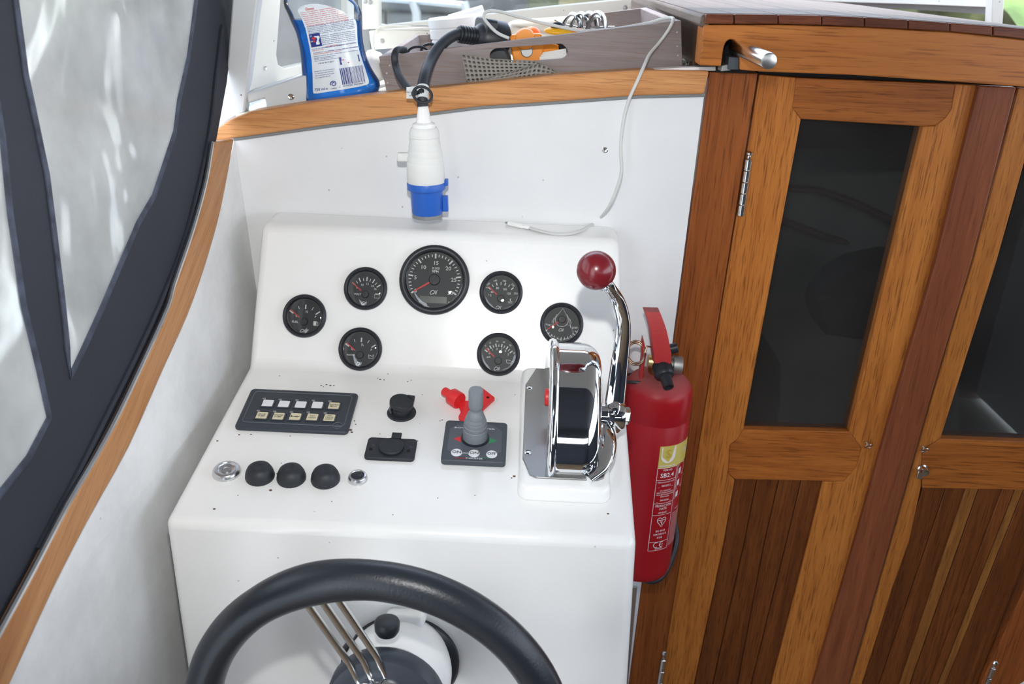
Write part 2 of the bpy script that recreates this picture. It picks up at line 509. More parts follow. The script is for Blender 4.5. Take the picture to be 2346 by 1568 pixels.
def catmull(pts, sub=6, closed=False):
    P = [Vector(p) for p in pts]
    n = len(P); out = []
    rng = range(n if closed else n - 1)
    for i in rng:
        p0 = P[(i - 1) % n] if closed or i > 0 else P[0] * 2 - P[1]
        p1, p2 = P[i], P[(i + 1) % n]
        p3 = P[(i + 2) % n] if closed or i + 2 < n else P[-1] * 2 - P[-2]
        for k in range(sub):
            t = k / sub
            out.append(.5 * ((2 * p1) + (p2 - p0) * t + (2 * p0 - 5 * p1 + 4 * p2 - p3) * t * t + (3 * p1 - p0 - 3 * p2 + p3) * t ** 3))
    if not closed: out.append(P[-1])
    return out

def tube(bm, pts, rad, n=10, closed=False, flat=None, up=None, cap=True):
    """sweep a circle (or ellipse: flat=(a,b) scale along/across `up`) along points; rad may be a list"""
    P = [Vector(p) for p in pts]; m = len(P)
    rads = rad if isinstance(rad, (list, tuple)) else [rad] * m
    T = []
    for i in range(m):
        a = P[(i - 1) % m] if closed or i > 0 else P[i]
        b = P[(i + 1) % m] if closed or i < m - 1 else P[i]
        T.append((b - a).normalized())
    u = (Vector(up) if up else T[0].orthogonal())
    u = (u - T[0] * u.dot(T[0])).normalized()
    rings = []
    for i in range(m):
        if up: u = Vector(up)
        u = (u - T[i] * u.dot(T[i])).normalized()
        w = T[i].cross(u)
        fa, fb = flat if flat else (1, 1)
        rings.append([bm.verts.new(P[i] + u * (math.cos(2 * PI * k / n) * rads[i] * fa) + w * (math.sin(2 * PI * k / n) * rads[i] * fb)) for k in range(n)])
    for i in range(m if closed else m - 1):
        A, B = rings[i], rings[(i + 1) % m]
        for k in range(n):
            bm.faces.new([A[k], A[(k + 1) % n], B[(k + 1) % n], B[k]])
    if not closed and cap:
        bm.faces.new(rings[0][::-1]); bm.faces.new(rings[-1])

def sphere(bm, c, r, u=24, v=16, Mx=None, s=(1, 1, 1)):
    prof = [(r * math.sin(PI * i / v), -r * math.cos(PI * i / v)) for i in range(v + 1)]
    T = Matrix.Translation(Vector(c)) @ Matrix.Diagonal((s[0], s[1], s[2], 1))
    lathe(bm, prof, u, (Mx @ T) if Mx else T)

def rrect(w, h, r, n=5, cx=0, cy=0):
    out = []
    for sx_, sy_, a0 in ((1, 1, 0), (-1, 1, PI / 2), (-1, -1, PI), (1, -1, 1.5 * PI)):
        for i in range(n + 1):
            a = a0 + PI / 2 * i / n
            out.append((cx + sx_ * (w / 2 - r) + r * math.cos(a), cy + sy_ * (h / 2 - r) + r * math.sin(a)))
    return out

def circle(r, n=28, cx=0, cy=0, sy=1.0):
    return [(cx + r * math.cos(2 * PI * i / n), cy + sy * r * math.sin(2 * PI * i / n)) for i in range(n)]

def ribbon(bm, pts, w, fn, closed=False):
    """flat printed stroke; fn maps 2D to 3D"""
    P = [Vector((p[0], p[1])) for p in pts]; m = len(P); A = []; B = []
    for i in range(m):
        a = P[(i - 1) % m] if closed or i > 0 else P[i]
        b = P[(i + 1) % m] if closed or i < m - 1 else P[i]
        t = (b - a); t = t / max(t.length, 1e-9); nn = Vector((-t.y, t.x)) * (w / 2)
        A.append(bm.verts.new(fn(*(P[i] + nn)))); B.append(bm.verts.new(fn(*(P[i] - nn))))
    for i in range(m if closed else m - 1):
        j = (i + 1) % m
        bm.faces.new([A[i], B[i], B[j], A[j]])

def fillpoly(bm, pts, fn):
    v = [bm.verts.new(fn(x, y)) for x, y in pts]
    bm.faces.new(v)

_tc = {}
def text_geo(s, bold=False):
    if s not in _tc:
        cu = bpy.data.curves.new('t', 'FONT'); cu.body = s; cu.size = 1; cu.align_x = 'CENTER'; cu.align_y = 'CENTER'
        cu.resolution_u = 2; cu.offset = 0.012
        o = bpy.data.objects.new('t', cu)
        me = bpy.data.meshes.new_from_object(o)
        _tc[s] = ([v.co.copy() for v in me.vertices], [tuple(p.vertices) for p in me.polygons])
        bpy.data.objects.remove(o); bpy.data.curves.remove(cu); bpy.data.meshes.remove(me)
    return _tc[s]

def text(bm, s, size, fn, x=0, y=0, rot=0, sx=1.0, left=False, width=None, shear=0):
    vs, fs = text_geo(s)
    if not vs: return
    x0 = min(v.x for v in vs); x1 = max(v.x for v in vs)
    if width: sx = width / max(1e-6, (x1 - x0) * size)
    c, si = math.cos(rot), math.sin(rot)
    out = []
    for v in vs:
        a = (v.x - (x0 if left else (x0 + x1) / 2)) * size * sx + shear * v.y * size; b = v.y * size
        out.append(fn(x + a * c - b * si, y + a * si + b * c))
    add_faces(bm, out, fs)

def link(name, bm, m, parent=None, world=False, bevel=0, seg=2, smooth=38, kind=None, label=None, Mx=None, subsurf=0, flipcheck=True):
    if world and parent is not None: bm.transform(FR[parent.name].inverted())
    if flipcheck: bmesh.ops.recalc_face_normals(bm, faces=bm.faces)
    me = bpy.data.meshes.new(name); bm.to_mesh(me); bm.free()
    me.materials.append(M[m] if isinstance(m, str) else m)
    if smooth:
        for p in me.polygons: p.use_smooth = True
        me.set_sharp_from_angle(angle=R(smooth))
    o = bpy.data.objects.new(name, me); col.objects.link(o)
    if parent is not None: o.parent = parent
    if Mx is not None: o.matrix_world = Mx
    FR[o.name] = (FR[parent.name].copy() if parent is not None else (Mx.copy() if Mx is not None else Matrix.Identity(4)))
    if bevel:
        b = o.modifiers.new('bevel', 'BEVEL'); b.width = bevel; b.segments = seg; b.limit_method = 'ANGLE'; b.angle_limit = R(25)
        b.harden_normals = False
    if subsurf:
        s = o.modifiers.new('sub', 'SUBSURF'); s.levels = subsurf; s.render_levels = subsurf
    if kind: o['kind'] = kind
    if label: o['label'] = label
    return o

def thing(name, label, cat, frame=None, group=None, kind=None):
    o = bpy.data.objects.new(name, None); col.objects.link(o)
    o.empty_display_size = .02
    fr = frame if frame is not None else Matrix.Identity(4)
    if isinstance(fr, Vector): fr = Matrix.Translation(fr)
    o.matrix_world = fr; FR[o.name] = fr.copy()
    if kind: o['kind'] = kind
    if label: o['label'] = label
    if cat: o['category'] = cat
    if group: o['group'] = group
    return o

def tag(o, label, cat, group=None):
    o['label'] = label; o['category'] = cat
    if group: o['group'] = group
    return o

def slab(bm, px, y, th, dy=0.0):
    """plate whose front face lies in the vertical plane at y, outlined by points of that plane"""
    top = [aty(a, b, y) for a, b in px]
    solid(bm, top, [p + Vector((0, th, 0)) for p in top])

def slab_obj(name, px, y, th, m, parent=None, bevel=.0012, kind=None, label=None, world=True, smooth=30):
    bm = NB(); slab(bm, px, y, th)
    return link(name, bm, m, parent, world=(parent is not None), bevel=bevel, kind=kind, label=label, smooth=smooth)

def interp(pl, t):
    for a, b in zip(pl, pl[1:]):
        if a[1] <= t <= b[1] or b[1] <= t <= a[1]:
            k = (t - a[1]) / (b[1] - a[1]) if b[1] != a[1] else 0
            return a[0] + (b[0] - a[0]) * k
    return pl[0][0] if abs(t - pl[0][1]) < abs(t - pl[-1][1]) else pl[-1][0]

# ================================================================== SETTING
# ---- floor; unseen canopy roof and sides added for reflections and ambient light
bm = NB(); box(bm, (.58, -.2, -.02), (2.5, 3.05, .04)); link('floor', bm, 'floor', kind='structure')
cl_ = thing('unseen_ceiling', None, None, Matrix.Translation((.55, 0, 1.99)), kind='structure')
bm = NB(); box(bm, (.55, 1.06, 1.99), (2.6, 1.2, .02)); link('canopy_panel', bm, 'roofcanvas', cl_, world=True)
bm = NB(); box(bm, (.55, -.65, 1.99), (2.6, 2.2, .02)); link('canopy_panel', bm, 'canvas', cl_, world=True)
def canopy_wall(name, P0, ex, W, z0, z1, wx0, wx1, wz0, wz1, pane=True):
    f = lambda x, z, d=0.0: P0 + ex * x + Vector((0, 0, z)) + nn * d
    nn = ex.cross(Vector((0, 0, 1)))
    bm = NB(); o = [f(0, z0), f(W, z0), f(W, z1), f(0, z1)]; h = [f(wx0, wz0), f(wx1, wz0), f(wx1, wz1), f(wx0, wz1)]
    sh_ = nn * .002
    solid(bm, o, [p + sh_ for p in o], [h], [[p + sh_ for p in h]])
    w_ = link(name, bm, 'canvas', kind='structure', smooth=20)
    bm = NB(); h2 = [f(wx0 - .01, wz0 - .01, .0005), f(wx1 + .01, wz0 - .01, .0005), f(wx1 + .01, wz1 + .01, .0005), f(wx0 - .01, wz1 + .01, .0005)]
    solid(bm, h2, [p + sh_ * .4 for p in h2]); link('vinyl_window', bm, 'vinyl', w_, smooth=20) if pane else bm.free()
canopy_wall('unseen_wall_back', Vector((-.65, -1.7, 0)), Vector((1, 0, 0)), 2.45, 0, 1.98, .9, 2.3, 1.35, 1.62)  # unseen rear side, added as a dark backdrop for reflections
canopy_wall('unseen_wall_starboard', Vector((1.8, -1.7, 0)), Vector((0, 1, 0)), 2.95, 0, 1.98, .2, 2.75, 1.15, 1.9, False)  # unseen added side, its opening shaped to light the left hull wall

# ---- white bulkhead panel behind the helm
def ext_z(p, q, z):
    return p + (q - p) * ((z - p.z) / (q.z - p.z))
TRIM_T = [(500, 292), (526, 275), (577, 256), (628, 248), (700, 237), (858, 217), (935, 208), (1100, 192), (1285, 172), (1466, 161), (1625, 163)]
TRIM_B = [(500, 323), (536, 317), (756, 286), (935, 265), (1100, 244), (1212, 237), (1466, 219), (1614, 216)]
bm = NB()
top = [aty(x, y - 4, YB) for x, y in TRIM_B]
top[0] = wA + Vector((-.02, 0, .01)); top[1] = wA + Vector((.002, 0, .004))
e1 = aty(1614, 216, YB); e2 = aty(1440, 1568, YB)
lo = [ext_z(e1, e2, .0), Vector((wB.x + (wB.x - wA.x) * (1.0597 / .189) , YB, 0))]
lo[1].x = -.36
pts = top + lo
solid(bm, pts, [p + Vector((0, .02, 0)) for p in pts])
link('wall_front', bm, 'bulkwhite', kind='structure', smooth=20)
# grey edge bead under the moulding
bm = NB(); tube(bm, [aty(x, y + 1, YB - .004) for x, y in TRIM_B[1:]], .0032, 8)
g = link('trim_7', bm, 'foamstrip', kind='structure')

# ---- moulding along the top of the bulkhead
bm = NB()
yt = YB - .013
tp = [aty(x, y, yt) for x, y in TRIM_T]; bt = [aty(x, y, yt) for x, y in TRIM_B]
lp = [aty(484, 326, yt)] + [aty(492, 304, yt)] + tp + bt[::-1][:-1]
solid(bm, lp, [p + Vector((0, .034, 0)) for p in lp])
link('trim_1', bm, 'trimwood', kind='structure', bevel=.003, seg=3)

# ---- shelf deck behind the moulding
SH = [(aty(x, y, YB).x, aty(x, y, YB).z) for x, y in TRIM_T[2:]]
SH = [(SH[0][0] - .03, SH[0][1] - .006)] + SH + [(SH[-1][0] + .12, SH[-1][1] + .0)]
def shelf_z(x):
    for a, b in zip(SH, SH[1:]):
        if a[0] <= x <= b[0]: return a[1] + (b[1] - a[1]) * (x - a[0]) / (b[0] - a[0]) - .002
    return (SH[0] if x < SH[0][0] else SH[-1])[1] - .002
bm = NB()
a = [Vector((x, YB + .021, z - .002)) for x, z in SH]; b = [p + Vector((0, .62, 0)) for p in a]
at = a + b[::-1]
vt = [bm.verts.new(p) for p in a]; vb = [bm.verts.new(p) for p in b]
vt2 = [bm.verts.new(p - Vector((0, 0, .01))) for p in a]; vb2 = [bm.verts.new(p - Vector((0, 0, .01))) for p in b]
for i in range(len(a) - 1):
    bm.faces.new([vt[i], vt[i + 1], vb[i + 1], vb[i]]); bm.faces.new([vt2[i], vb2[i], vb2[i + 1], vt2[i + 1]])
    bm.faces.new([vt[i], vt2[i], vt2[i + 1], vt[i + 1]]); bm.faces.new([vb[i], vb[i + 1], vb2[i + 1], vb2[i]])
link('shelf_deck', bm, 'cream', kind='structure', smooth=20)
# white edge strip of the shelf at its right end
slab_obj('trim_8', [(1440, 163), (1560, 155), (1655, 153), (1662, 158), (1640, 162)], YB + .0, .02, 'padwhite', kind='structure', bevel=0)

# ---- left side: hull wall, wooden coaming, canopy curtain
OUT = [(486, 326), (473, 406), (455, 478), (431, 557), (398, 652), (383, 705), (336, 810), (272, 946), (216, 1051), (154, 1156), (80, 1298), (0, 1446), (-70, 1575), (-190, 1790)]
INN = [(537, 318), (518, 426), (499, 513), (469, 616), (431, 723), (370, 859), (296, 1026), (204, 1193), (117, 1365), (25, 1568), (-40, 1700), (-110, 1840)]
def onwall(pts, off): return [hit(x, y, WALL, off) for x, y in pts]
bm = NB()
o3, i3 = onwall([(x + 9, y) for x, y in OUT], .006), onwall(INN, .006)
o3 = catmull(o3, 3); i3 = catmull(i3, 3)
lp = o3 + i3[::-1]
solid(bm, lp, [p - WALL[1] * .010 for p in lp])
link('trim_2', bm, 'copewood', kind='structure', bevel=.003, seg=3)
bm = NB(); tube(bm, catmull(onwall(OUT, .003), 3), .0032, 8)
link('trim_3', bm, 'alu', kind='structure')
bm = NB()
inw = onwall([(x - 6, y) for x, y in INN], 0)
inw[0] = wA.copy()
dn = (wB - wA).normalized()
zk = .93                                   # below the desk the hull side drops plumb
k1 = wA + dn * ((zk - wA.z) / dn.z)
ka = inw[5]; kb = inw[-1]
i_ = next(i for i, p in enumerate(inw) if p.z < zk)
kx = inw[i_ - 1].lerp(inw[i_], (inw[i_ - 1].z - zk) / (inw[i_ - 1].z - inw[i_].z))
lp = inw[:i_] + [kx, k1]
solid(bm, lp, [p - WALL[1] * .016 for p in lp])
c2 = inw[-1].copy(); c2.z = 0; c1 = k1.copy(); c1.z = 0
low = [k1, kx] + inw[i_:] + [c2, c1]
for p in low[2:-2]: p.x = p.x
solid(bm, low, [p - WALL[1] * .016 for p in low])
link('wall_left', bm, 'wallwhite', kind='structure', smooth=20)

# canopy curtain: navy canvas with clear vinyl windows, hanging outside the coaming
CO = -.006
def onc(pts): return [hit(x, y, WALL, CO) for x, y in pts]
def upto(p, q, z): return q + (q - p) * ((z - q.z) / (q.z - p.z))
v1L = onc([(157, 862), (150, 800), (140, 700), (120, 536), (103, 402), (71, 250), (54, 170), (31, 0)])
v1R = onc([(157, 862), (196, 780), (232, 700), (268, 616), (312, 513), (348, 451), (375, 371), (397, 304), (406, 232), (428, 134), (446, 0)])
def lift(line, z=1.86):
    p, q = line[-2], line[-1]
    return q + (q - p) * ((z - q.z) / (q.z - p.z))
t1L, t1R = lift(v1L), lift(v1R)
vin1 = v1L[::-1] + v1R[1:] + [t1R, t1L]
v2R = onc([(108, 957), (85, 850), (49, 700), (18, 490), (0, 312)])
t2R = lift(v2R)
if t2R.y > t1L.y - .05: t2R = Vector((t1L.x, t1L.y - .06, t1L.z)); t2R = t2R - WALL[1] * ((t2R - (WALL[0] + WALL[1] * CO)).dot(WALL[1]))
v2B = onc([(-190, 1390), (-110, 1275), (0, 1125), (60, 1050)])
dwn = (wB - wA).normalized()
tb = v2B[0].copy(); tb = tb + dwn * ((1.86 - tb.z) / dwn.z)
vin2 = [tb] + v2B + v2R + [t2R]
cbr = onc([(x + 6, y + 3) for x, y in OUT])
cR = onc([(486, 322), (500, 286), (518, 187), (538, 0)])
tR = lift(cR, 1.98)
cl = cbr[-1] + _d * .35
tl = cl + dwn * ((1.98 - cl.z) / dwn.z)
outer = cbr[::-1] + cR[1:] + [tR, tl, cl]
cur = thing('canopy_curtain', 'navy canvas side curtain with clear plastic windows left of the white helm', 'curtain', Matrix.Translation(cbr[0]))
bm = NB()
sh = WALL[1] * .0012
solid(bm, [p + sh for p in outer], [p - sh for p in outer], [[p + sh for p in vin1], [p + sh for p in vin2]], [[p - sh for p in vin1], [p - sh for p in vin2]])
link('canvas_panel', bm, 'canvas', cur, world=True, smooth=20)
for k, vv in enumerate((vin1, vin2)):
    bm = NB()
    c = sum(vv, Vector()) / len(vv)
    lp = [p + (p - c).normalized() * .004 for p in vv]
    solid(bm, [p + sh * .4 for p in lp], [p - sh * .4 for p in lp])
    link('vinyl_window', bm, 'vinyl', cur, world=True, smooth=20, label=('clear plastic window between two navy bands', 'second clear plastic window at the outer edge')[k])
    bm = NB()
    off = WALL[1] * .0022
    path = [p + off for p in vv]
    tube(bm, path, .0042, 6, closed=True, flat=(.35, 1), up=WALL[1])
    link('window_seam', bm, 'zip', cur, world=True)
# fold running down the band beside the coaming
bm = NB()
fold = onc([(505, 60), (490, 180), (478, 290), (452, 420), (415, 560), (360, 700), (300, 830), (240, 950), (170, 1090), (80, 1260)])
tube(bm, [p + WALL[1] * .003 for p in catmull(fold, 3)], .004, 6, flat=(.6, 1), up=WALL[1])
link('canvas_fold', bm, 'canvas', cur, world=True)

# pale grey corner post right of the curtain and the white side ledge
slab_obj('trim_4', [(536, -60), (598, -60), (566, 205), (560, 258), (520, 280), (498, 296), (506, 250), (519, 160)], YB + .026, .025, 'greygel', kind='structure', bevel=.003)
bm = NB()
slab(bm, [(562, 213), (596, 205), (705, 170), (705, 240), (611, 252), (606, 226), (566, 238)], YB + .03, .1)
led = link('trim_5', bm, 'greygel', kind='structure', bevel=.004, seg=3)
bm = NB(); Ms = frame_axes(aty(667, 222, YB + .029), Vector((1, 0, 0)), Vector((0, -1, 0)))
lathe(bm, [(.0045, 0), (.0045, .001), (.003, .0018), (.0012, .0012), (0, .0012)], 14, Ms)
link('screw_head', bm, 'steel', led, world=True)

# ---- side windscreen panel (window_1)
A1, B1 = aty(564, 208, 1.335), aty(700, 170, 1.50)
hdir = Vector((B1.x - A1.x, B1.y - A1.y, 0)).normalized()
W1 = plane(A1, Vector((hdir.y, -hdir.x, 0)))
nW = W1[1] if W1[1].dot(CAM - A1) > 0 else -W1[1]
W1 = (A1, nW)
def onW(pts, off=0): return [hit(x, y, W1, off) for x, y in pts]
w1 = thing('window_1', 'white framed side window beside the blue bottle', None, Matrix.Translation(A1), kind='structure')
outer = onW([(564, 211), (588, -70), (812, -70), (812, 142), (700, 171)])
hole = onW([(648, -55), (634, 125), (638, 148), (652, 156), (692, 147), (796, 122), (796, -55)])
bm = NB(); bk = -nW * .02
solid(bm, outer, [p + bk for p in outer], [hole], [[p + bk for p in hole]])
link('window_frame', bm, 'cream', w1, world=True, bevel=.002, smooth=20)
bm = NB(); st = onW([(566, 212), (590, -70), (604, -70), (584, 206)], .008)
solid(bm, st, [p + bk * .5 for p in st]); link('frame_strip', bm, 'cream', w1, world=True, bevel=.0015)
bm = NB(); solid(bm, [p + bk * .6 for p in hole], [p + bk * .75 for p in hole]); link('window_pane', bm, 'winglass2', w1, world=True)
bm = NB(); Ms = frame_axes(onW([(608, 156)], .001)[0], hdir, nW)
lathe(bm, [(.003, 0), (.003, .0008), (0, .0012)], 12, Ms); link('screw_head', bm, 'steel', w1, world=True)

# ---- front windscreen (window_2) with post and bottom rail
YW = 1.78
w2 = thing('window_2', 'cream framed windscreen behind the grey tray', None, Matrix.Translation(aty(868, 100, YW)), kind='structure')
slab_obj('window_frame', [(827, -70), (869, -70), (869, 66), (831, 68)], YW - .06, .03, 'cream', w2, bevel=.002, label='upright post of the windscreen')
slab_obj('frame_gap', [(814, -70), (827, -70), (831, 118), (848, 118), (846, 66), (826, 66)], YW - .045, .02, 'foamstrip', w2, bevel=0)
slab_obj('bottom_rail', [(868, 56), (880, 58), (1100, 34), (1250, 16), (1446, -4), (1446, 42), (1250, 62), (1000, 84), (868, 100), (840, 110)], YW - .02, .03, 'cream', w2, bevel=.002)
slab_obj('rail_plate', [(842, 70), (990, 60), (990, 105), (852, 114)], YW - .045, .012, 'cream', w2, bevel=.002)
slab_obj('window_pane', [(866, -70), (866, 60), (1100, 38), (1250, 20), (1448, 0), (1448, -70)], YW, .004, 'winglass', w2, bevel=0)
for a, b, yy in ((875, 94, YW - .0455), (836, 3, YW - .0605), (848, 5, YW - .0605), (1432, 18, YW - .0205)):
    bm = NB(); Ms = frame_axes(aty(a, b, yy), Vector((1, 0, 0)), Vector((0, -1, 0)))
    lathe(bm, [(.0042, 0), (.0042, .0008), (.0025, .0016), (0, .0016)], 12, Ms)
    link('screw_head', bm, 'zinc', w2, world=True)
bm = NB(); tube(bm, catmull([aty(x, y, 1.66) for x, y in ((1000, 60), (940, 59), (880, 58), (866, 64), (857, 78), (856, 100), (860, 122), (874, 142))], 4), .0012, 6)
link('wire_clip', bm, 'steel', w2, world=True)

# ---- coachroof on the right: dark trunk side, planked deck
YBM = YB - .045
bxl = aty(1608, 120, YBM)
ztop_l = aty(1614, 56, YBM).z
zsh = shelf_z(bxl.x) - .004
TR = thing('cabin_roof', 'varnished planked cabin roof on the right', None, Matrix.Translation(Vector((bxl.x, YBM, zsh))), kind='structure')
bm = NB(); box(bm, (bxl.x + .012, (YB + .024 + 2.2) / 2, (zsh + ztop_l) / 2 - .002), (.02, 2.2 - YB - .024, ztop_l - zsh + .004))
box(bm, (bxl.x + .012, YB + .004, (aty(1605, 148, YBM).z + ztop_l) / 2 - .002), (.02, .042, ztop_l - aty(1605, 148, YBM).z))
link('cabin_side', bm, 'trunk', TR, world=True, bevel=.001)
YE = YBM - .008
tops = [(1617, 32), (1682, 33), (1783, 34), (1883, 36), (1981, 40), (2081, 46), (2177, 53), (2275, 60), (2375, 69), (2475, 78)]
bots = [(1614, 55), (1682, 55), (1783, 55), (1883, 58), (1981, 62), (2081, 67), (2177, 73), (2275, 82), (2375, 92), (2475, 102)]
for i in range(len(tops) - 1):
    bm = NB()
    q = [aty(tops[i][0] + 1.2, tops[i][1], YE), aty(tops[i + 1][0] - 1.2, tops[i + 1][1], YE), aty(bots[i + 1][0] - 1.2, bots[i + 1][1], YE), aty(bots[i][0] + 1.2, bots[i][1], YE)]
    solid(bm, q, [p + Vector((0, .012, 0)) for p in q])
    link('plank_end', bm, 'roofend', TR, world=True, bevel=.0012)
    bm = NB()
    q2 = [p + Vector((0, .0125, 0)) for p in q]; q2[0] = q2[0] + Vector((0, 0, .0006)); q2[1] = q2[1] + Vector((0, 0, .0006))
    solid(bm, q2, [p + Vector((0, 1.0, 0)) for p in q2])
    link('deck_plank', bm, 'rooftop', TR, world=True, bevel=.0008)
bm = NB(); box(bm, (bxl.x - .0005, (YBM + 2.2) / 2, ztop_l + .004), (.012, 2.2 - YBM, .016))
link('roof_edge', bm, 'rooftop', TR, world=True, bevel=.004)

# ---- header beam with the notch for the hatch rail
BEAM = [(1612, 57), (1784, 56.5), (1980, 62.5), (2176, 73), (2346, 91), (2500, 108), (2500, 212), (2346, 199), (2182, 187), (1956, 172), (1739, 164), (1695, 160),
        (1695, 112), (1690, 98), (1682, 91), (1672, 90), (1664, 95), (1659, 106), (1655, 130), (1652, 152), (1603, 150)]
slab_obj('trim_9', BEAM, YBM, .042, 'oakbeam', kind='structure', bevel=.0015)
slab_obj('notch_shade', [(1640, 86), (1712, 86), (1712, 168), (1640, 166)], YBM + .0425, .004, 'gap', kind='structure', bevel=0)  # black block standing for the shade inside the notch
slab_obj('gap_shade', [(1738, 158), (1956, 166), (2182, 181), (2346, 193), (2500, 206), (2500, 226), (2346, 214), (2182, 204), (1956, 189), (1738, 182)], YB + .02, .02, 'gap', kind='structure', bevel=0)  # black strip standing for the shadow between beam and doors

# ---- post left of the doors
slab_obj('trim_6', [(1626, 165), (1680, 166), (1736, 169), (1483 - 2, 1768), (1412, 1768), (1440, 1568)], YB + .003, .03, 'post', kind='structure', bevel=.0012)
bm = NB(); tube(bm, [aty(1452, 1345, YB - .003), aty(1430, 1568, YB - .003), aty(1408, 1768, YB - .003)], .004, 8, flat=(1, 1.6), up=(0, 1, 0))
link('trim_12', bm, 'alu', kind='structure')

# ---- door 1
def lx(pts, y):
    """pixel x on a polyline of (x,y) at row y, extrapolating"""
    for a, b in zip(pts, pts[1:]):
        if a[1] <= y <= b[1]: return a[0] + (b[0] - a[0]) * (y - a[1]) / (b[1] - a[1])
    a, b = (pts[0], pts[1]) if y < pts[0][1] else (pts[-2], pts[-1])
    return a[0] + (b[0] - a[0]) * (y - a[1]) / (b[1] - a[1])
YD = YB + .007
BOT = 1765
BATL = [(2243, 196), (2144, 600), (2055, 900), (1957, 1250), (1864, 1568)]
BATR = [(2329, 200), (2226, 600), (2136, 900), (2040, 1240), (1945, 1568)]
SEAM = [(1740, 171), (1512, 1568)]
d1 = thing('door_1', 'left wooden cabin door with a dark window', None, Matrix.Translation(aty(1700, 1600, YD)), kind='structure')
PL1 = [[(1683, 1100), (1657, 1250), (1590, 1568)], [(1735, 1101), (1704, 1250), (1633, 1568)], [(1785, 1102), (1750, 1250), (1690, 1568)], [(1836, 1103), (1800, 1250), (1721, 1568)], [(1885, 1104), (1850, 1250), (1768, 1568)]]
stileL = [(1740, 171), (1824, 178), (1817, 248), (1835, 273), (1703, 985), (1690, 1006), (1672, 1020), (1668, 1085), (1683, 1100), (1657, 1250), (1590, 1568), (lx(PL1[0], BOT), BOT), (lx(SEAM, BOT), BOT)]
slab_obj('stile', stileL, YD, .03, 'oak', d1)
slab_obj('rail', [(1824, 178), (2188, 193), (2180, 250), (2166, 270), (2142, 289), (2115, 290), (1835, 273), (1815, 248)], YD - .0008, .03, 'oakx', d1, label='top rail of the door')
slab_obj('rail', [(1703, 985), (1945, 990), (1974, 1027), (1962, 1070), (1934, 1104), (1684, 1099), (1668, 1085), (1672, 1020), (1690, 1006)], YD - .0008, .03, 'oakx', d1, label='middle rail of the door')
stileR = [(2188, 193)] + [(a, b) for a, b in BATL] + [(lx(BATL, BOT), BOT), (lx(PL1[4], BOT), BOT), (1768, 1568), (1850, 1250), (1885, 1104), (1934, 1104), (1962, 1070), (1974, 1027), (1945, 990), (2115, 290), (2142, 289), (2166, 270), (2180, 250)]
stileR = [(x + 4, y) if i in (1, 2, 3, 4, 5, 6) else (x, y) for i, (x, y) in enumerate(stileR)]
slab_obj('stile', stileR, YD, .03, 'oak', d1)
for i in range(4):
    a, b = PL1[i], PL1[i + 1]
    q = [(a[0][0] + .8, a[0][1] - 6), (b[0][0] - .8, b[0][1] - 6), (b[1][0] - .8, 1250), (b[2][0] - .8, 1568), (lx(b, BOT) - .8, BOT), (lx(a, BOT) + .8, BOT), (a[2][0] + .8, 1568), (a[1][0] + .8, 1250)]
    slab_obj('plank', q, YD + .003 + .0006 * (i % 2), .018, 'plank', d1)
slab_obj('window_pane', [(1822, 262), (2128, 280), (1956, 1000), (1692, 996)], YD + .012, .005, 'tint', d1, bevel=0)

def hinge(parent, a, b, y, r, fin=True):
    A, B = aty(a[0], a[1], y), aty(b[0], b[1], y)
    ax = (A - B); Lh = ax.length
    Mx = frame_axes(B, Vector((1, 0, 0)), ax)
    o = None
    bm = NB(); n = 5
    for k in range(n):
        z0, z1 = Lh * .88 * k / n + .0004, Lh * .88 * (k + 1) / n - .0004
        lathe(bm, [(r * .9, z0), (r, z0 + .0006), (r, z1 - .0006), (r * .9, z1)], 16, Mx)
    o = link('hinge', bm, 'steel', parent, world=True, smooth=40)
    bm = NB()
    lathe(bm, [(r * .5, Lh * .88), (r * .6, Lh * .9), (r * .55, Lh * .93), (r * .95, Lh * .95), (r * .95, Lh * .975), (r * .5, Lh), (0, Lh)], 14, Mx)
    link('hinge_pin', bm, 'steel', o, world=True)
hinge(d1, (1718, 346), (1696, 495), YD - .004, .0055)
hinge(d1, (1523, 1492), (1500, 1640), YD - .004, .0055)

def eye(parent, px, py, y):
    Mx = frame_axes(aty(px, py, y), Vector((1, 0, 0)), Vector((0, -1, 0)))
    bm = NB()
    c = [Mx @ Vector((.0055 * math.cos(t), -.002 + .0045 * math.sin(t), .004 + .003 * math.sin(t))) for t in [2 * PI * i / 18 for i in range(18)]]
    tube(bm, c, .0012, 8, closed=True)
    tube(bm, [Mx @ Vector((-.004, .004, -.002)), Mx @ Vector((-.004, .005, .003)), Mx @ Vector((-.002, .002, .006))], .0012, 8)
    link('hook_eye', bm, 'steel', parent, world=True)
eye(d1, 1988, 1018, YD - .001)
# reddish cover strip on the meeting stile
bat = [(x, y) for x, y in BATL] + [(lx(BATL, BOT), BOT), (lx(BATR, BOT), BOT)] + [(x, y) for x, y in BATR[::-1]]
slab_obj('cover_strip', bat, YD - .009, .012, 'maho', d1, bevel=.002)

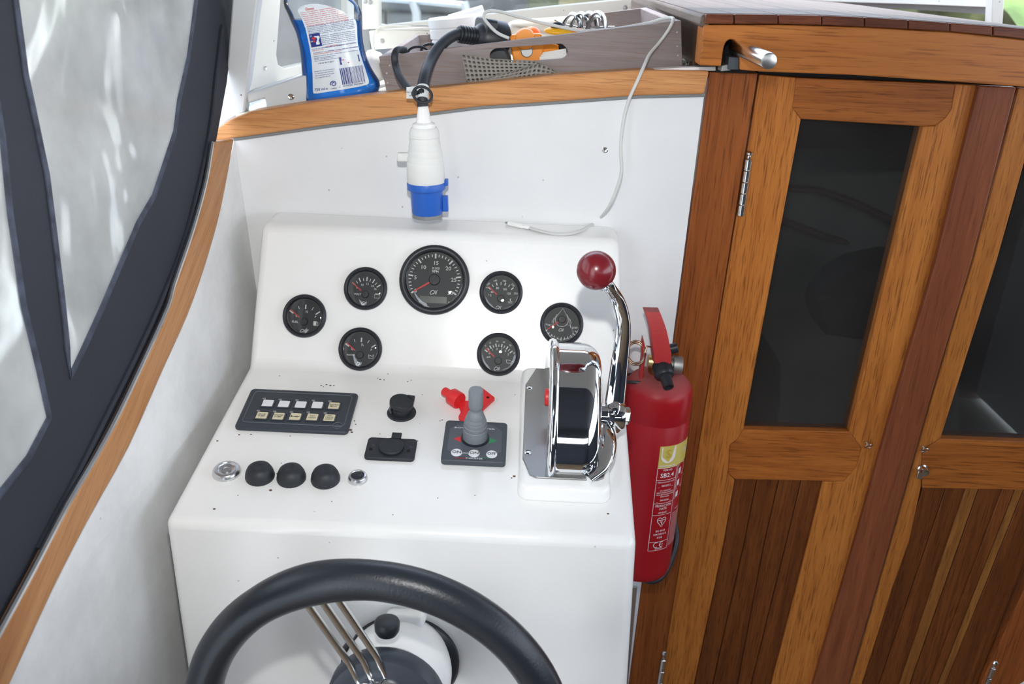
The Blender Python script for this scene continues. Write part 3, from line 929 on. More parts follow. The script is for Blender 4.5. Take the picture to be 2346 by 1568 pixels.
# ---- door 2
d2 = thing('door_2', 'right wooden cabin door with a dark window', None, Matrix.Translation(aty(2150, 1600, YD)), kind='structure')
S2 = [(2113, 1121), (2083, 1241), (2045, 1347), (1976, 1565)]
stile2 = [(2334, 202), (2420, 206), (2346, 375), (2283, 600), (2155, 1005), (2113, 1030), (2110, 1118), (2083, 1241), (2045, 1347), (1976, 1565), (lx(S2, BOT), BOT), (lx(BATR, BOT) + 3, BOT), (1948, 1568), (2043, 1240), (2139, 900), (2229, 600)]
slab_obj('stile', stile2, YD, .03, 'oak', d2)
slab_obj('rail', [(2155, 1006), (2480, 1018), (2480, 1126), (2113, 1119), (2112, 1040), (2122, 1026)], YD - .0008, .03, 'oakx', d2)
slab_obj('window_pane', [(2412, 190), (2640, 200), (2500, 1030), (2148, 1018)], YD + .012, .005, 'tint', d2, bevel=0)
PX1 = [2113, 2166, 2212, 2242, 2296, 2326, 2346, 2412]
PX2 = [1976, 2015, 2062, 2086, 2130, 2150, 2168, 2241]
mats2 = ['plank', 'plank', 'plank2', 'plank', 'plank', 'plank2', 'plank']
for i in range(7):
    a = [(PX1[i], 1121), (PX2[i], 1565)]; b = [(PX1[i + 1], 1121), (PX2[i + 1], 1565)]
    q = [(lx(a, 1112) + .8, 1112), (lx(b, 1112) - .8, 1112), (lx(b, 1340) - .8, 1340), (lx(b, BOT) - .8, BOT), (lx(a, BOT) + .8, BOT), (lx(a, 1340) + .8, 1340)]
    slab_obj('plank', q, YD + .003 + .0008 * (i % 2) - (.002 if i in (2, 4) else 0), .018, mats2[i], d2)
eye(d2, 2117, 1027, YD - .001)
Mk = frame_axes(aty(2112, 1074, YD), Vector((1, 0, 0)), Vector((0, -1, 0)))
bm = NB()
lathe(bm, [(.0085, 0), (.0085, .003), (.0068, .004), (.0068, .013), (.006, .015), (0, .0155)], 20, Mk)
kn = link('latch_knob', bm, 'steel', d2, world=True)
bm = NB(); prism(bm, rrect(.011, .017, .004, 4, -.001, -.010), 0, .004, Mk); link('latch_plate', bm, 'steel', kn, world=True, bevel=.0008)
hinge(d2, (2281, 1514), (2232, 1640), YD - .004, .0055)
slab_obj('trim_13', [(2454, 1112), (2620, 1112), (2430, 1510), (2326, 1568 + 8), (2255, 1768), (2170, 1768), (2249, 1565), (2346, 1352)], YB + .002, .03, 'post', kind='structure')
slab_obj('wall_right', [(2620, 1112), (2900, 1112), (2700, 1768), (2258, 1768), (2329, 1574), (2432, 1510)], YB + .001, .03, 'bulkwhite', kind='structure', bevel=0)

# ---- dim cabin seen through the tinted panes
cb = thing('cabin_interior', 'dim cabin behind the tinted door panes', None, Matrix.Translation(Vector((.7, 2.0, .0))), kind='structure')
bm = NB(); box(bm, (1.06, 3.2, .63), (1.6, .04, 1.3)); link('cabin_end', bm, 'cabinend', cb, world=True)
bm = NB(); box(bm, (1.06, 2.28, 1.31), (1.6, 1.86, .02)); link('unseen_cabin_headlining', bm, 'cabinend', cb, world=True)  # unseen slab added over the cabin to keep sky light out
bm = NB(); box(bm, (.9, 2.28, -.02), (1.9, 1.86, .04)); link('cabin_sole', bm, 'cabin', cb, world=True)
bm = NB(); box(bm, (.24, 2.28, .6), (.03, 1.82, 1.16)); link('cabin_lining', bm, 'cabin', cb, world=True)
bm = NB(); box(bm, (1.84, 2.28, .65), (.03, 1.82, 1.26)); link('cabin_lining', bm, 'cabin', cb, world=True)
def cpoly(name, px, y, th, m):
    bm = NB(); slab(bm, px, y, th); link(name, bm, m, cb, world=True, bevel=.01, seg=3)
cpoly('bunk_front', [(1780, 400), (2060, 392), (2200, 420), (2200, 1100), (1600, 1100), (1740, 500)], 2.1, .3, 'bunk')
cpoly('coaming_reflection', [(1780, 425), (1880, 432), (1960, 458), (2050, 500), (2100, 540), (2100, 553), (2045, 514), (1955, 472), (1880, 446), (1780, 440)], 2.07, .03, 'cabinred')  # brown strips set behind the pane to imitate the coaming's reflection
cpoly('coaming_reflection', [(1770, 490), (1820, 510), (1900, 540), (1950, 556), (1945, 566), (1890, 552), (1815, 525), (1765, 505)], 2.07, .03, 'cabinred')
cpoly('seat_back', [(1875, 720), (1890, 680), (1930, 640), (1980, 615), (2060, 600), (2120, 610), (2120, 790), (1960, 780), (1890, 770)], 1.8, .12, 'cabindark')
cpoly('seat_back', [(1680, 800), (1770, 800), (1792, 840), (1790, 930), (1775, 1010), (1640, 1010)], 1.75, .1, 'cabindark')

# ---- far windscreen rail over the cabin roof, and its corner post
w3 = thing('window_3', 'pale windscreen frame beyond the cabin roof', None, Matrix.Translation(aty(2000, 10, 2.3)), kind='structure')
slab_obj('bottom_rail', [(1690, -60), (2290, -60), (2276, 17), (2100, 10), (1900, 4), (1690, -4)], 2.25, .03, 'cream', w3)
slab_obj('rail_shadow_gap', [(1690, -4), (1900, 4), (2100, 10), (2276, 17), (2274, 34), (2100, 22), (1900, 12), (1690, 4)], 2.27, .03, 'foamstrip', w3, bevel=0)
slab_obj('window_frame', [(2276, -60), (2305, -60), (2294, 95), (2270, 95)], 2.0, .03, 'cream', w3)

# ================================================================== OUTSIDE
def gridmesh(bm, x0, x1, y0, y1, nx, ny, f):
    g = [[bm.verts.new(f(x0 + (x1 - x0) * i / nx, y0 + (y1 - y0) * j / ny)) for j in range(ny + 1)] for i in range(nx + 1)]
    for i in range(nx):
        for j in range(ny): bm.faces.new([g[i][j], g[i + 1][j], g[i + 1][j + 1], g[i][j + 1]])
def water_mat():
    m, t, p, o = nodes('canal_water')
    p.inputs['Base Color'].default_value = L(150, 156, 154); p.inputs['Roughness'].default_value = .1
    co = t.nodes.new('ShaderNodeTexCoord'); n = t.nodes.new('ShaderNodeTexNoise'); n.inputs['Scale'].default_value = 2.2; n.inputs['Detail'].default_value = 5
    b = t.nodes.new('ShaderNodeBump'); b.inputs['Strength'].default_value = .5; b.inputs['Distance'].default_value = .08
    t.links.new(co.outputs['Object'], n.inputs['Vector']); t.links.new(n.outputs['Fac'], b.inputs['Height']); t.links.new(b.outputs[0], p.inputs['Normal'])
    return m
M['water'] = water_mat()
ZW = .2
bm = NB(); gridmesh(bm, -14, -.62, -4, 9.6, 4, 4, lambda x, y: Vector((x, y, ZW))); link('canal_water', bm, 'water', kind='structure', flipcheck=False, smooth=0)
bm = NB(); gridmesh(bm, -.62, 6, 3.4, 9.6, 4, 4, lambda x, y: Vector((x, y, ZW))); link('canal_water', bm, 'water', kind='structure', flipcheck=False, smooth=0)
M['quay'] = mat('quay_stone', L(104, 104, 101), .9, var=(1.6, .35))
M['quayd'] = mat('quay_dark_cap', L(74, 74, 72), .9, var=(2.5, .4))
M['quayt'] = mat('quay_tan_panel', L(100, 90, 78), .9, var=(3, .2))
M['bankm'] = mat('reed_bank', L(96, 88, 56), .95, var=(1.8, .5))
M['grassm'] = mat('grass_bank', L(104, 128, 62), .95, var=(3.5, .4))
qy = thing('quay_wall', 'grey stone quay across the water', 'quay', Matrix.Translation(Vector((-4, 9.8, ZW))))
x = -9.5; k = 0
for row in range(3):
    x = -9.5 + .3 * row
    while x < -.2:
        wd = random.uniform(.55, .95)
        bm = NB(); box(bm, (x + wd / 2, 9.8 + random.uniform(-.015, .015), ZW - .05 + .28 * (row + .5)), (wd - .02, .3, .265))
        link('stone', bm, 'quay', qy, world=True, bevel=.02, seg=1)
        x += wd
bm = NB(); box(bm, (-4.8, 9.85, ZW + .93), (9.6, .6, .26)); link('coping', bm, 'quayd', qy, world=True, bevel=.03)
bm = NB(); box(bm, (-4.6, 9.62, ZW + .42), (.55, .1, .45)); link('timber_fender', bm, 'quayt', qy, world=True, bevel=.02)
bm = NB(); gridmesh(bm, .35, 3.4, 7.2, 11, 30, 20, lambda x, y: Vector((x, y, ZW - .02 + .28 * (y - 7.2) + .12 * math.sin(x * 5 + y * 3) * math.sin(y * 4))))
tag(link('reed_bank', bm, 'bankm', kind='stuff'), 'ochre and brown canal bank seen through the windscreen', 'bank')
jt = thing('jetty', 'pale grey jetty with posts seen through the windscreen', 'jetty', Matrix.Translation(Vector((-.2, 6.4, ZW))))
bm = NB(); tube(bm, [aty(850, -6, 6.2), aty(960, 2, 6.2), aty(1065, 12, 6.2)], .022, 10); link('handrail', bm, 'alu', jt, world=True)
for px_, bot in ((946, 60), (1062, 50)):
    bm = NB(); tube(bm, [aty(px_, 4, 6.2), aty(px_ + 8, 30, 6.2), Vector((aty(px_ + 8, 30, 6.2).x, 6.2, ZW))], .03, 8); link('post', bm, 'zinc', jt, world=True)
bm = NB(); sphere(bm, (0, 0, 0), 1, 16, 10, Matrix.Translation(Vector((aty(1018, 30, 6.6).x * 1.05, 6.9, ZW + .1))) @ Matrix.Diagonal((.14, .14, .14, 1)))
tag(link('mooring_buoy', bm, 'yellow'), 'yellow buoy beyond the windscreen glass', 'buoy')
bm = NB(); sphere(bm, (0, 0, 0), 1, 16, 10, Matrix.Translation(Vector((aty(1013, 44, 5.8).x, 5.9, ZW + .04))) @ Matrix.Diagonal((.1, .08, .06, 1)))
tag(link('black_fender', bm, 'rubber'), 'small dark fender floating below the yellow buoy', 'fender')
bm = NB(); gridmesh(bm, 3.3, 8.5, 4.2, 9, 40, 30, lambda x, y: Vector((x, y, .5 + .32 * (y - 4.2) + .06 * random.random())))
tag(link('grass_bank', bm, 'grassm', kind='stuff'), 'bright green grass bank seen past the cabin roof', 'grass')

M['trees'] = mat('added_tree_line', L(66, 70, 42), .95, var=(1.1, .55))  # row of trees added to darken the sky reflection on the roof deck
def tree_pt(x, z):
    r = math.sin(x * 2.1 + z) * .35 + math.sin(x * 5.3 - z * 3.1) * .22 + math.sin(z * 6 + x * 1.7) * .18
    return Vector((x, 13 + r, ZW + z + (.4 * math.sin(x * 1.3) + .25 * math.sin(x * 3.7) if z > 2 else 0)))
bm = NB(); gridmesh(bm, -3, 13, 0, 4.2, 90, 26, tree_pt)
tag(link('added_tree_line', bm, 'trees', kind='stuff'), 'added dark green row of trees and reeds beyond the water', 'trees')

# ================================================================== HELM CONSOLE
tl, tr_ = hit(598, 520, PANEL), hit(1420, 545, PANEL)
fl_, fr_ = hit(557, 862, DESK), hit(1429, 884, DESK)
gl_, gr_ = hit(376, 1190, DESK), hit(1459, 1246, DESK)
yfr = (gl_.y + gr_.y) / 2
zfr = .97 + (yfr - 1.123) * math.tan(_a)
ytp = 1.123 + (ZTOP - .97) * math.tan(_b)
bl_, br_ = aty(430, 1568, yfr + .002), aty(1438, 1568, yfr + .002)
def ex(pq, p, q, z): return p.x + (q.x - p.x) * (z - p.z) / (q.z - p.z)
secs = [(YB - .001, 0, -.36, .14), (YB - .001, ZTOP, tl.x - .002, tr_.x + .003), (ytp, ZTOP, tl.x, tr_.x), (1.123, .97, fl_.x, fr_.x), (yfr, zfr, gl_.x, gr_.x),
        (yfr + .004, 0, gl_.x + (bl_.x - gl_.x) * (zfr / (zfr - bl_.z)), gr_.x + (br_.x - gr_.x) * (zfr / (zfr - br_.z)))]
secs[0] = (YB - .001, 0, secs[5][2] + .01, secs[5][3] - .01)
bm = NB()
lv = [bm.verts.new((s[2], s[0], s[1])) for s in secs]; rv = [bm.verts.new((s[3], s[0], s[1])) for s in secs]
n = len(secs)
for i in range(n):
    j = (i + 1) % n
    bm.faces.new([lv[i], lv[j], rv[j], rv[i]])
bm.faces.new(lv[::-1]); bm.faces.new(rv)
M['console'] = gelcoat('console_gelcoat', L(242, 242, 240), .2, .6, .035, .05)
con = link('helm_console', bm, 'console', bevel=.011, seg=5, smooth=50)
tag(con, 'white moulded steering console with sloping desk and raised gauge panel', 'console')

# dirt crumbs on the desk
def crumb(px, py, s):
    Mx = frame_on(DESK, px, py)
    sphere(crumb_bm, (0, 0, .0002), s * .72, 7, 5, Mx, (1.3, 1, .5))
crumb_bm = NB()
for (px, py, s) in ((620, 1124, .0022), (491, 1167, .0018), (1178, 1092, .0022), (1172, 1096, .0012), (736, 884, .0012), (748, 882, .0016), (757, 884, .0016), (765, 884, .0012), (741, 887, .001), (803, 986, .0026), (806, 991, .0018),
                    (812, 965, .0012), (815, 973, .0012), (548, 997, .0015), (575, 996, .0012), (1013, 963, .0012), (1008, 965, .0009), (498, 1011, .0016), (956, 1011, .0014), (640, 862, .001), (865, 867, .001), (871, 870, .0014), (880, 871, .0012),
                    (934, 875, .001), (942, 872, .001), (1393, 1178, .0016), (1088, 1136, .0009), (1003, 1142, .0009), (545, 1136, .0008), (700, 1100, .0008), (634, 1086, .001), (1120, 1006, .0009), (645, 1062, .0008), (1180, 905, .0008), (968, 905, .0008), (870, 995, .0008), (665, 1000, .001), (900, 1180, .0008), (760, 1150, .0008)):
    crumb(px, py, s)
tag(link('dirt_crumbs', crumb_bm, 'dirt', kind='stuff'), 'brown dirt crumbs scattered over the white console desk', 'dirt')

# ------------------------------------------------------------------ gauges
def logo(bm, x, y, s, fn):
    """slanted C-N monogram"""
    c = [(x + s * (-.36 + .34 * math.cos(t) + .16 * math.sin(t)), y + s * (.42 * math.sin(t))) for t in [R(40) + R(300) * i / 16 for i in range(17)]]
    ribbon(bm, c, s * .12, fn)
    ribbon(bm, [(x - .02 * s, y - .42 * s), (x + .22 * s, y + .40 * s)], s * .11, fn)
    ribbon(bm, [(x + .22 * s, y + .40 * s), (x + .40 * s, y - .40 * s)], s * .11, fn)
    ribbon(bm, [(x + .40 * s, y - .40 * s), (x + .66 * s, y + .48 * s)], s * .11, fn)

def gauge(px, py, Rb, kind, label, big=False):
    off = .005
    Fm = frame_on(PANEL, px, py, off)
    Fm = Matrix.Translation(-PANEL[1] * off) @ Fm
    g = thing('gauge', label, 'gauge', Fm, 'round black gauges on the console panel')
    bm = NB()
    lathe(bm, [(Rb * .99, 0), (Rb, .0012), (Rb, .0048), (Rb * .965, .0075), (Rb * .90, .0085), (Rb * .845, .0075), (Rb * .81, .004), (Rb * .80, .0022)], 56, cap=False)
    link('bezel', bm, 'black', g, smooth=50)
    bm = NB(); lathe(bm, [(Rb * .83, .001), (Rb * .83, .0022), (0, .0022)], 48)
    link('dial', bm, 'dial', g)
    fn = lambda x, y: Vector((x * Rb, y * Rb, .00245))
    tk, nm = NB(), NB()
    def tick(ang, r0, r1, w, hx=0, hy=0):
        c, s = math.cos(R(ang)), math.sin(R(ang))
        ribbon(tk, [(hx + r0 * c, hy + r0 * s), (hx + r1 * c, hy + r1 * s)], w, fn)
    T = lambda s, x, y, sz, rot=0, **k: text(nm, s, sz, fn, x, y, R(rot), **k)
    hx, hy, hr = 0.0, -.27, .17
    ndl = (145, .30, .84)
    if kind == 'tach':
        hx = hy = 0; hr = .16
        for k in range(31):
            a = 212 - 244 * k / 30
            tick(a, .615 if k % 5 == 0 else .66, .755 if k % 5 == 0 else .735, .045 if k % 5 == 0 else .024)
        for k, (x, y) in zip((0, 5, 10, 15, 20, 25, 30), ((-.52, -.34), (-.545, .04), (-.32, .345), (.03, .48), (.38, .34), (.55, .02), (.47, -.36))):
            T(str(k), x, y, .155, sx=1.05)
        T('X100', .02, .33, .10); T('RPM', .015, .24, .10)
        logo(nm, 0, -.36, .14, fn)
        T('V', .44, -.62, .07)
        bm = NB(); prism(bm, rrect(.78, .19, .02, 2, -.01, -.57), 0, .02, Matrix.Diagonal((Rb, Rb, Rb * .3, 1)) @ Matrix.Translation((0, 0, .00245 / (Rb * .3))))
        link('lcd_window', bm, 'lcd', g)
        ndl = (212, .14, .68)
    elif kind == 'rudder':
        hx, hy, hr = .0, .22, .17
        for k in range(11):
            a = 217 + 106 * k / 10
            tick(a, .80, .96 if k % 5 == 0 else .92, .034 if k % 5 == 0 else .026, hx, hy - .02)
        dr = [(.03, .74)] + [(hx + .30 * math.cos(t), hy - .03 + .30 * math.sin(t)) for t in [R(25) - R(230) * i / 18 for i in range(19)]]
        ribbon(nm, dr, .018, fn, closed=True)
        for sgn in (-1, 1):
            ribbon(nm, [(sgn * .23, .46), (sgn * .36, .2), (sgn * .42, -.16)], .016, fn)
            ribbon(nm, [(sgn * .36, .28), (sgn * .45, .06)], .016, fn)
        T('PORT', -.60, -.06, .11, -10); T('STBD', .62, -.14, .11, 6)
        for ch, a in zip('RUDDER ANGLE', [235 + 70 * i / 11 for i in range(12)]):
            if ch != ' ': T(ch, .72 * math.cos(R(a)), .02 + .72 * math.sin(R(a)), .09, a + 90)
        logo(nm, 0, -.26, .16, fn)
        ndl = (217, .22, .82)
    elif kind in ('fuel', 'water'):
        for a, w, r0, r1 in ((145, .05, .64, .86), (114, .026, .64, .78), (88, .06, .60, .80), (61, .026, .64, .79), (36, .05, .62, .85)):
            tick(a, r0, r1, w, hx, hy)
        T('½', .08, .20, .17); T('E', -.38, -.02, .13, 20); T('F', .50, -.02, .14, -12)
        T('FUEL' if kind == 'fuel' else 'WATER', -.42, -.29, .14 if kind == 'fuel' else .11)
        if kind == 'fuel':
            for q in ([(.42, -.42), (.42, -.22), (.56, -.22), (.56, -.42)],): fillpoly(nm, q, fn)
            ribbon(nm, [(.57, -.24), (.63, -.28), (.63, -.4), (.58, -.4)], .02, fn)
        else:
            ribbon(nm, [(.40, -.22), (.40, -.40), (.60, -.40), (.60, -.22)], .022, fn)
            ribbon(nm, [(.42, -.30), (.47, -.27), (.53, -.31), (.58, -.28)], .022, fn)
        logo(nm, -.02, -.68, .17, fn)
        ndl = (140, .30, .84)
    elif kind == 'volt':
        for i, a in enumerate((140, 127, 114, 100, 87, 74, 61, 48, 35)):
            tick(a, .62, .82 if i % 2 == 0 else .76, .05 if i % 2 == 0 else .028, hx, hy)
        T('8', -.40, .03, .13); T('10', -.16, .16, .14); T('12', .08, .22, .14); T('14', .31, .13, .14); T('16', .45, 0, .14)
        T('VOLT', -.36, -.28, .13)
        ribbon(nm, [(.42, -.26), (.66, -.26), (.66, -.42), (.42, -.42)], .02, fn, closed=True)
        ribbon(nm, [(.46, -.25), (.46, -.21), (.52, -.21), (.52, -.25)], .02, fn); ribbon(nm, [(.57, -.25), (.57, -.21), (.63, -.21), (.63, -.25)], .02, fn)
        logo(nm, -.02, -.68, .17, fn)
        ndl = (140, .26, .82)
    elif kind == 'temp':
        hy = -.29
        for i, a in enumerate((140, 124, 108, 92, 76, 60, 44)):
            tick(a, .64, .78, .05 if i % 2 == 0 else .03, hx, hy)
        for s, x, y in (('40', -.42, 0), ('80', -.17, .19), ('100', .17, .15), ('120', .36, -.04)): T(s, x, y, .14)
        for s, x, y, r_ in (('100', -.60, .36, 45), ('140', -.29, .53, 18), ('180', .13, .54, -8), ('220', .53, .37, -42), ('250', .68, -.02, -5)): T(s, x, y, .12, r_)
        T('°C', -.50, -.16, .14, 12); T('°F', -.66, .18, .11, 40)
        ribbon(nm, [(.34, -.46), (.54, -.46)], .02, fn); ribbon(nm, [(.34, -.40), (.40, -.40)], .02, fn); ribbon(nm, [(.48, -.40), (.54, -.40)], .02, fn); ribbon(nm, [(.44, -.40), (.44, -.27)], .035, fn)
        logo(nm, -.08, -.70, .17, fn)
        ndl = (137, .26, .80)
    elif kind == 'oil':
        hy = -.30
        for i in range(11):
            a = 143 - 106 * i / 10
            tick(a, .64, .80 if i % 2 == 0 else .76, .055 if i % 2 == 0 else .032, hx, hy)
        for s, x, y in (('0', -.42, .03), ('1', -.28, .19), ('2', -.08, .24), ('3', .13, .24), ('4', .31, .16), ('5', .45, .01)): T(s, x, y, .14)
        for s, x, y, r_ in (('0', -.61, .36, 45), ('15', -.40, .51, 26), ('30', -.09, .59, 5), ('45', .22, .57, -10), ('60', .52, .44, -35), ('75', .70, .09, -60)): T(s, x, y, .11, r_)
        T('BAR', -.44, -.15, .10, 8)
        ribbon(nm, [(.36, -.24), (.40, -.38), (.58, -.38), (.64, -.28), (.70, -.33)], .022, fn); ribbon(nm, [(.36, -.24), (.58, -.26)], .022, fn)
        logo(nm, -.03, -.66, .19, fn)
        ndl = (137, .26, .82)
    link('tick_marks', tk, 'print', g, smooth=0, flipcheck=True)
    link('numerals', nm, 'print', g, smooth=0, flipcheck=True)
    bm = NB()
    c, s = math.cos(R(ndl[0])), math.sin(R(ndl[0]))
    h0, h1 = Vector((hx + ndl[1] * c, hy + ndl[1] * s)) * Rb, Vector((hx + ndl[2] * c, hy + ndl[2] * s)) * Rb
    w0, w1 = (.028 * Rb, .018 * Rb); nn = Vector((-s, c))
    prism(bm, [h0 + nn * w0, h0 - nn * w0, h1 - nn * w1, h1 + nn * w1], .0034, .0042)
    link('needle', bm, 'needle', g)
    bm = NB(); lathe(bm, [(hr * Rb, .0024), (hr * Rb, .0048), (hr * Rb * .9, .0056), (0, .0058)], 28, Matrix.Translation((hx * Rb, hy * Rb, 0)))
    link('needle_hub', bm, 'dial', g)
    bm = NB(); lathe(bm, [(Rb * .84, .0062)] + [(Rb * .84 * math.cos(t), .0062 + Rb * .07 * math.sin(t)) for t in [PI / 2 * i / 8 for i in range(1, 9)]], 48, cap=False)
    link('lens', bm, 'lens', g)
    return g
Rs = .0302
gauge(697, 724, Rs, 'fuel', 'leftmost small round gauge reading FUEL with a pump sign')
gauge(837, 661, Rs, 'volt', 'small round VOLT gauge numbered 10 to 16, left of the large dial')
gauge(825, 800, Rs, 'water', 'small round WATER level gauge lowest on the left of the panel')
gauge(995, 641, .0490, 'tach', 'large round rev counter in the middle of the console panel')
gauge(1148, 670, Rs, 'temp', 'small round temperature gauge right of the large dial, numbered 40 to 120')
gauge(1142, 812, Rs, 'oil', 'small round oil pressure gauge below the temperature gauge')
gauge(1287, 743, Rs, 'rudder', 'small round rudder angle gauge behind the chrome throttle')

# ------------------------------------------------------------------ desk fittings
def lz(Fm, px, py, off):
    p = Fm.inverted() @ hit(px, py, DESK, off); return p.x, p.y

# switch panel
Fm = frame_on(DESK, 684, 947)
sp = thing('switch_panel', 'black ten-button switch panel at the upper left of the desk', 'switch panel', Fm)
TH = .006
cs = [lz(Fm, *q, TH * .5) for q in ((588, 898), (822, 907), (798, 992), (542, 982))]
wx = .1425; hy_ = .083
bm = NB(); prism(bm, rrect(wx, hy_, .006, 5), 0, TH); link('panel_plate', bm, 'panelblk', sp, bevel=.0022, seg=3, smooth=50)
bm = NB()
f2 = lambda x, y: Vector((x, y, TH + .0002))
o_ = rrect(wx - .014, hy_ - .018, .005, 4, 0, .002)
tube(bm, [Vector((x, y, TH)) for x, y in o_], .0007, 6, closed=True); link('raised_border', bm, 'panelline', sp)
btn = [(613.5, 924.5), (650.5, 926.5), (689, 928), (727, 929), (765, 930.5), (600, 952.5), (638, 954.5), (676.5, 955.5), (715.5, 956.5), (754.5, 958)]
lab = [None, None, None, None, ('INSTRU', 'MENT'), ('BILGE', 'PUMP'), ('WATER', 'PUMP'), 'horn', ('NAV', 'LIGHT'), ('AN', 'CHOR', 'LIGHT')]
for i, ((a, b), tx) in enumerate(zip(btn, lab)):
    x, y = lz(Fm, a, b, TH)
    bm = NB()
    fr2 = rrect(.0185, .0185, .002, 3, x, y); inn_ = rrect(.0150, .0150, .0015, 3, x, y)
    prism(bm, fr2, TH - .001, TH + .0011, None, [inn_])
    bx = link('button_frame', bm, 'panelblk', sp, smooth=20)
    bm = NB(); prism(bm, rrect(.0140, .0140, .0016, 3, x, y), TH - .001, TH + .0006)
    kb = link('button', bm, 'keycream' if tx else 'key', sp, bevel=.0004, label='cream lettered key' if tx else 'blank white key')
    bm = NB(); prism(bm, rrect(.0042, .0026, .0008, 2, x - .0066, y + .0078), TH, TH + .0018); link('indicator_lamp', bm, 'foamstrip', sp)
    if tx:
        bm = NB(); f3 = lambda p, q: Vector((p, q, TH + .0008))
        if tx == 'horn':
            fillpoly(bm, [(x - .0058, y - .0022), (x - .0034, y - .0006), (x - .0034, y + .0006), (x - .0058, y + .0026)], f3)
            ribbon(bm, [(x - .0034, y), (x + .003, y - .0004), (x + .0052, y + .0008)], .0012, f3)
            ribbon(bm, [(x - .001, y - .0006), (x + .003, y - .0016), (x + .004, y - .0004)], .0006, f3)
        else:
            for k, wd in enumerate(tx): text(bm, wd, .0036, f3, x, y + (len(tx) - 1) * .0018 - .0036 * k)
        link('lettering', bm, 'ink', kb, smooth=0)
bm = NB(); x, y = lz(Fm, 773, 975.5, TH)
tube(bm, [Vector((x + .006 * math.cos(t), y + .006 * math.sin(t), TH + .0002)) for t in [2 * PI * i / 24 for i in range(24)]], .0005, 6, closed=True)
f4 = lambda p, q: Vector((p, q, TH + .0004))
ribbon(bm, [(x - .003, y + .0006), (x - .0012, y - .001), (x + .0012, y - .001), (x + .003, y + .0006)], .0008, f4); ribbon(bm, [(x, y - .001), (x, y + .003)], .0007, f4); ribbon(bm, [(x - .002, y + .0012), (x + .002, y + .0012)], .0006, f4)
link('maker_mark', bm, 'panelline', sp, smooth=0)

# capped power socket
Fm = frame_on(DESK, 920, 947)
ps = thing('power_socket', 'round black capped power socket behind the cover plate', 'socket', Fm)
bm = NB(); lathe(bm, [(.0188, 0), (.0190, .0012), (.0182, .0028), (.0150, .0034), (.0150, .0034), (0, .0034)], 40); link('flange', bm, 'rubber', ps)
bm = NB(); lathe(bm, [(.0128, .003), (.0125, .011), (0, .011)], 32); link('barrel', bm, 'black', ps)
bm = NB(); Tm = Matrix.Translation((0, .0005, .0125)) @ Matrix.Rotation(R(7), 4, 'Y')
lathe(bm, [(.0140, 0), (.0154, .0008), (.0156, .006), (.0146, .0076), (.0110, .0076), (.0104, .0070), (0, .0070)], 40, Tm)
box(bm, (.0105, .0095, .0060), (.010, .010, .0032), Tm @ Matrix.Rotation(R(0), 4, 'Z'))
link('cap', bm, 'rubber', ps, bevel=.0006)
bm = NB(); tube(bm, [Vector((-.013, -.004, .004)), Vector((-.0145, -.005, .010)), Vector((-.012, -.004, .014))], .0015, 8, flat=(1, 2.2), up=(1, 0, 0)); link('cap_strap', bm, 'panelline', ps)

# usb cover plate
Fm = frame_on(DESK, 896, 1034)
us = thing('socket_cover_plate', 'black rectangular socket plate with a round flap in front of the capped socket', 'socket plate', Fm)
bm = NB(); prism(bm, rrect(.0610, .0390, .005, 5), 0, .005); link('plate', bm, 'rubber', us, bevel=.0012)
bm = NB(); lathe(bm, [(.0155, .005), (.0155, .0075), (.0142, .0088), (0, .009)], 36, Matrix.Translation((.0005, .001, 0)))
box(bm, (.0045, .0195, .0085), (.0120, .010, .003), None)
link('flap', bm, 'rubber', us, bevel=.0006)
for sx_ in (-1, 1):
    bm = NB(); x0 = sx_ * .0232
    lathe(bm, [(.0024, .005), (.0022, .0058), (.001, .0058), (0, .005)], 12, Matrix.Translation((x0 - .001, -.004, 0)))
    link('screw', bm, 'gap', us)
    bm = NB(); f5 = lambda p, q: Vector((p, q, .0052))
    for (u_, v_) in ((0, .004), (.0012, .0015)): ribbon(bm, [(x0 + u_ - .001, v_ + .001), (x0 + u_ + .0016, v_ + .0014), (x0 + u_ + .0006, v_)], .0006, f5)
    link('printed_sign', bm, 'panelline', us, smooth=0)

# push buttons
def steelbtn(px, py, r, black, label):
    Fm = frame_on(DESK, px, py)
    t_ = thing('push_button', label, 'push button', Fm, 'round push buttons along the front of the desk')
    bm = NB(); lathe(bm, [(r * .97, 0), (r, .0012), (r * .94, .0050), (r * .84, .0068), (r * .68, .0072), (r * .60, .0060), (r * .56, .0036)], 40); link('bezel_ring', bm, 'alu', t_)
    bm = NB(); lathe(bm, [(r * .62, .003), (r * .60, .0062 if black else .0052), (r * .5, .007 if black else .0048), (0, .007 if black else .0046)], 32); link('button_cap', bm, 'black' if black else 'alu', t_)
    if not black:
        bm = NB(); lathe(bm, [(r * .34, .0046), (r * .34, .0060), (r * .24, .0060), (r * .2, .0050), (0, .0050)], 24); link('keyway', bm, 'zinc', t_)
steelbtn(520, 1084, .0168, False, 'large bright metal push button at the left end of the row')
steelbtn(820, 1099, .0118, True, 'small metal push button with a black centre at the right end of the row')
for i, (px, py) in enumerate(((596, 1093), (668, 1097), (746, 1100))):
    Fm = frame_on(DESK, px, py)
    bm = NB(); r = .0172
    lathe(bm, [(r * .98, 0), (r, .002), (r * .93, .008), (r * .78, .0135), (r * .52, .0165), (r * .3, .0168), (r * .15, .0160), (0, .0158)], 36)
    o = link('rubber_button', bm, 'rubber', Mx=Fm)
    tag(o, ('first black domed rubber button, next to the bright metal one', 'middle one of the three black domed rubber buttons', 'third black domed rubber button, nearest the small metal one')[i], 'push button', 'black domed rubber buttons')

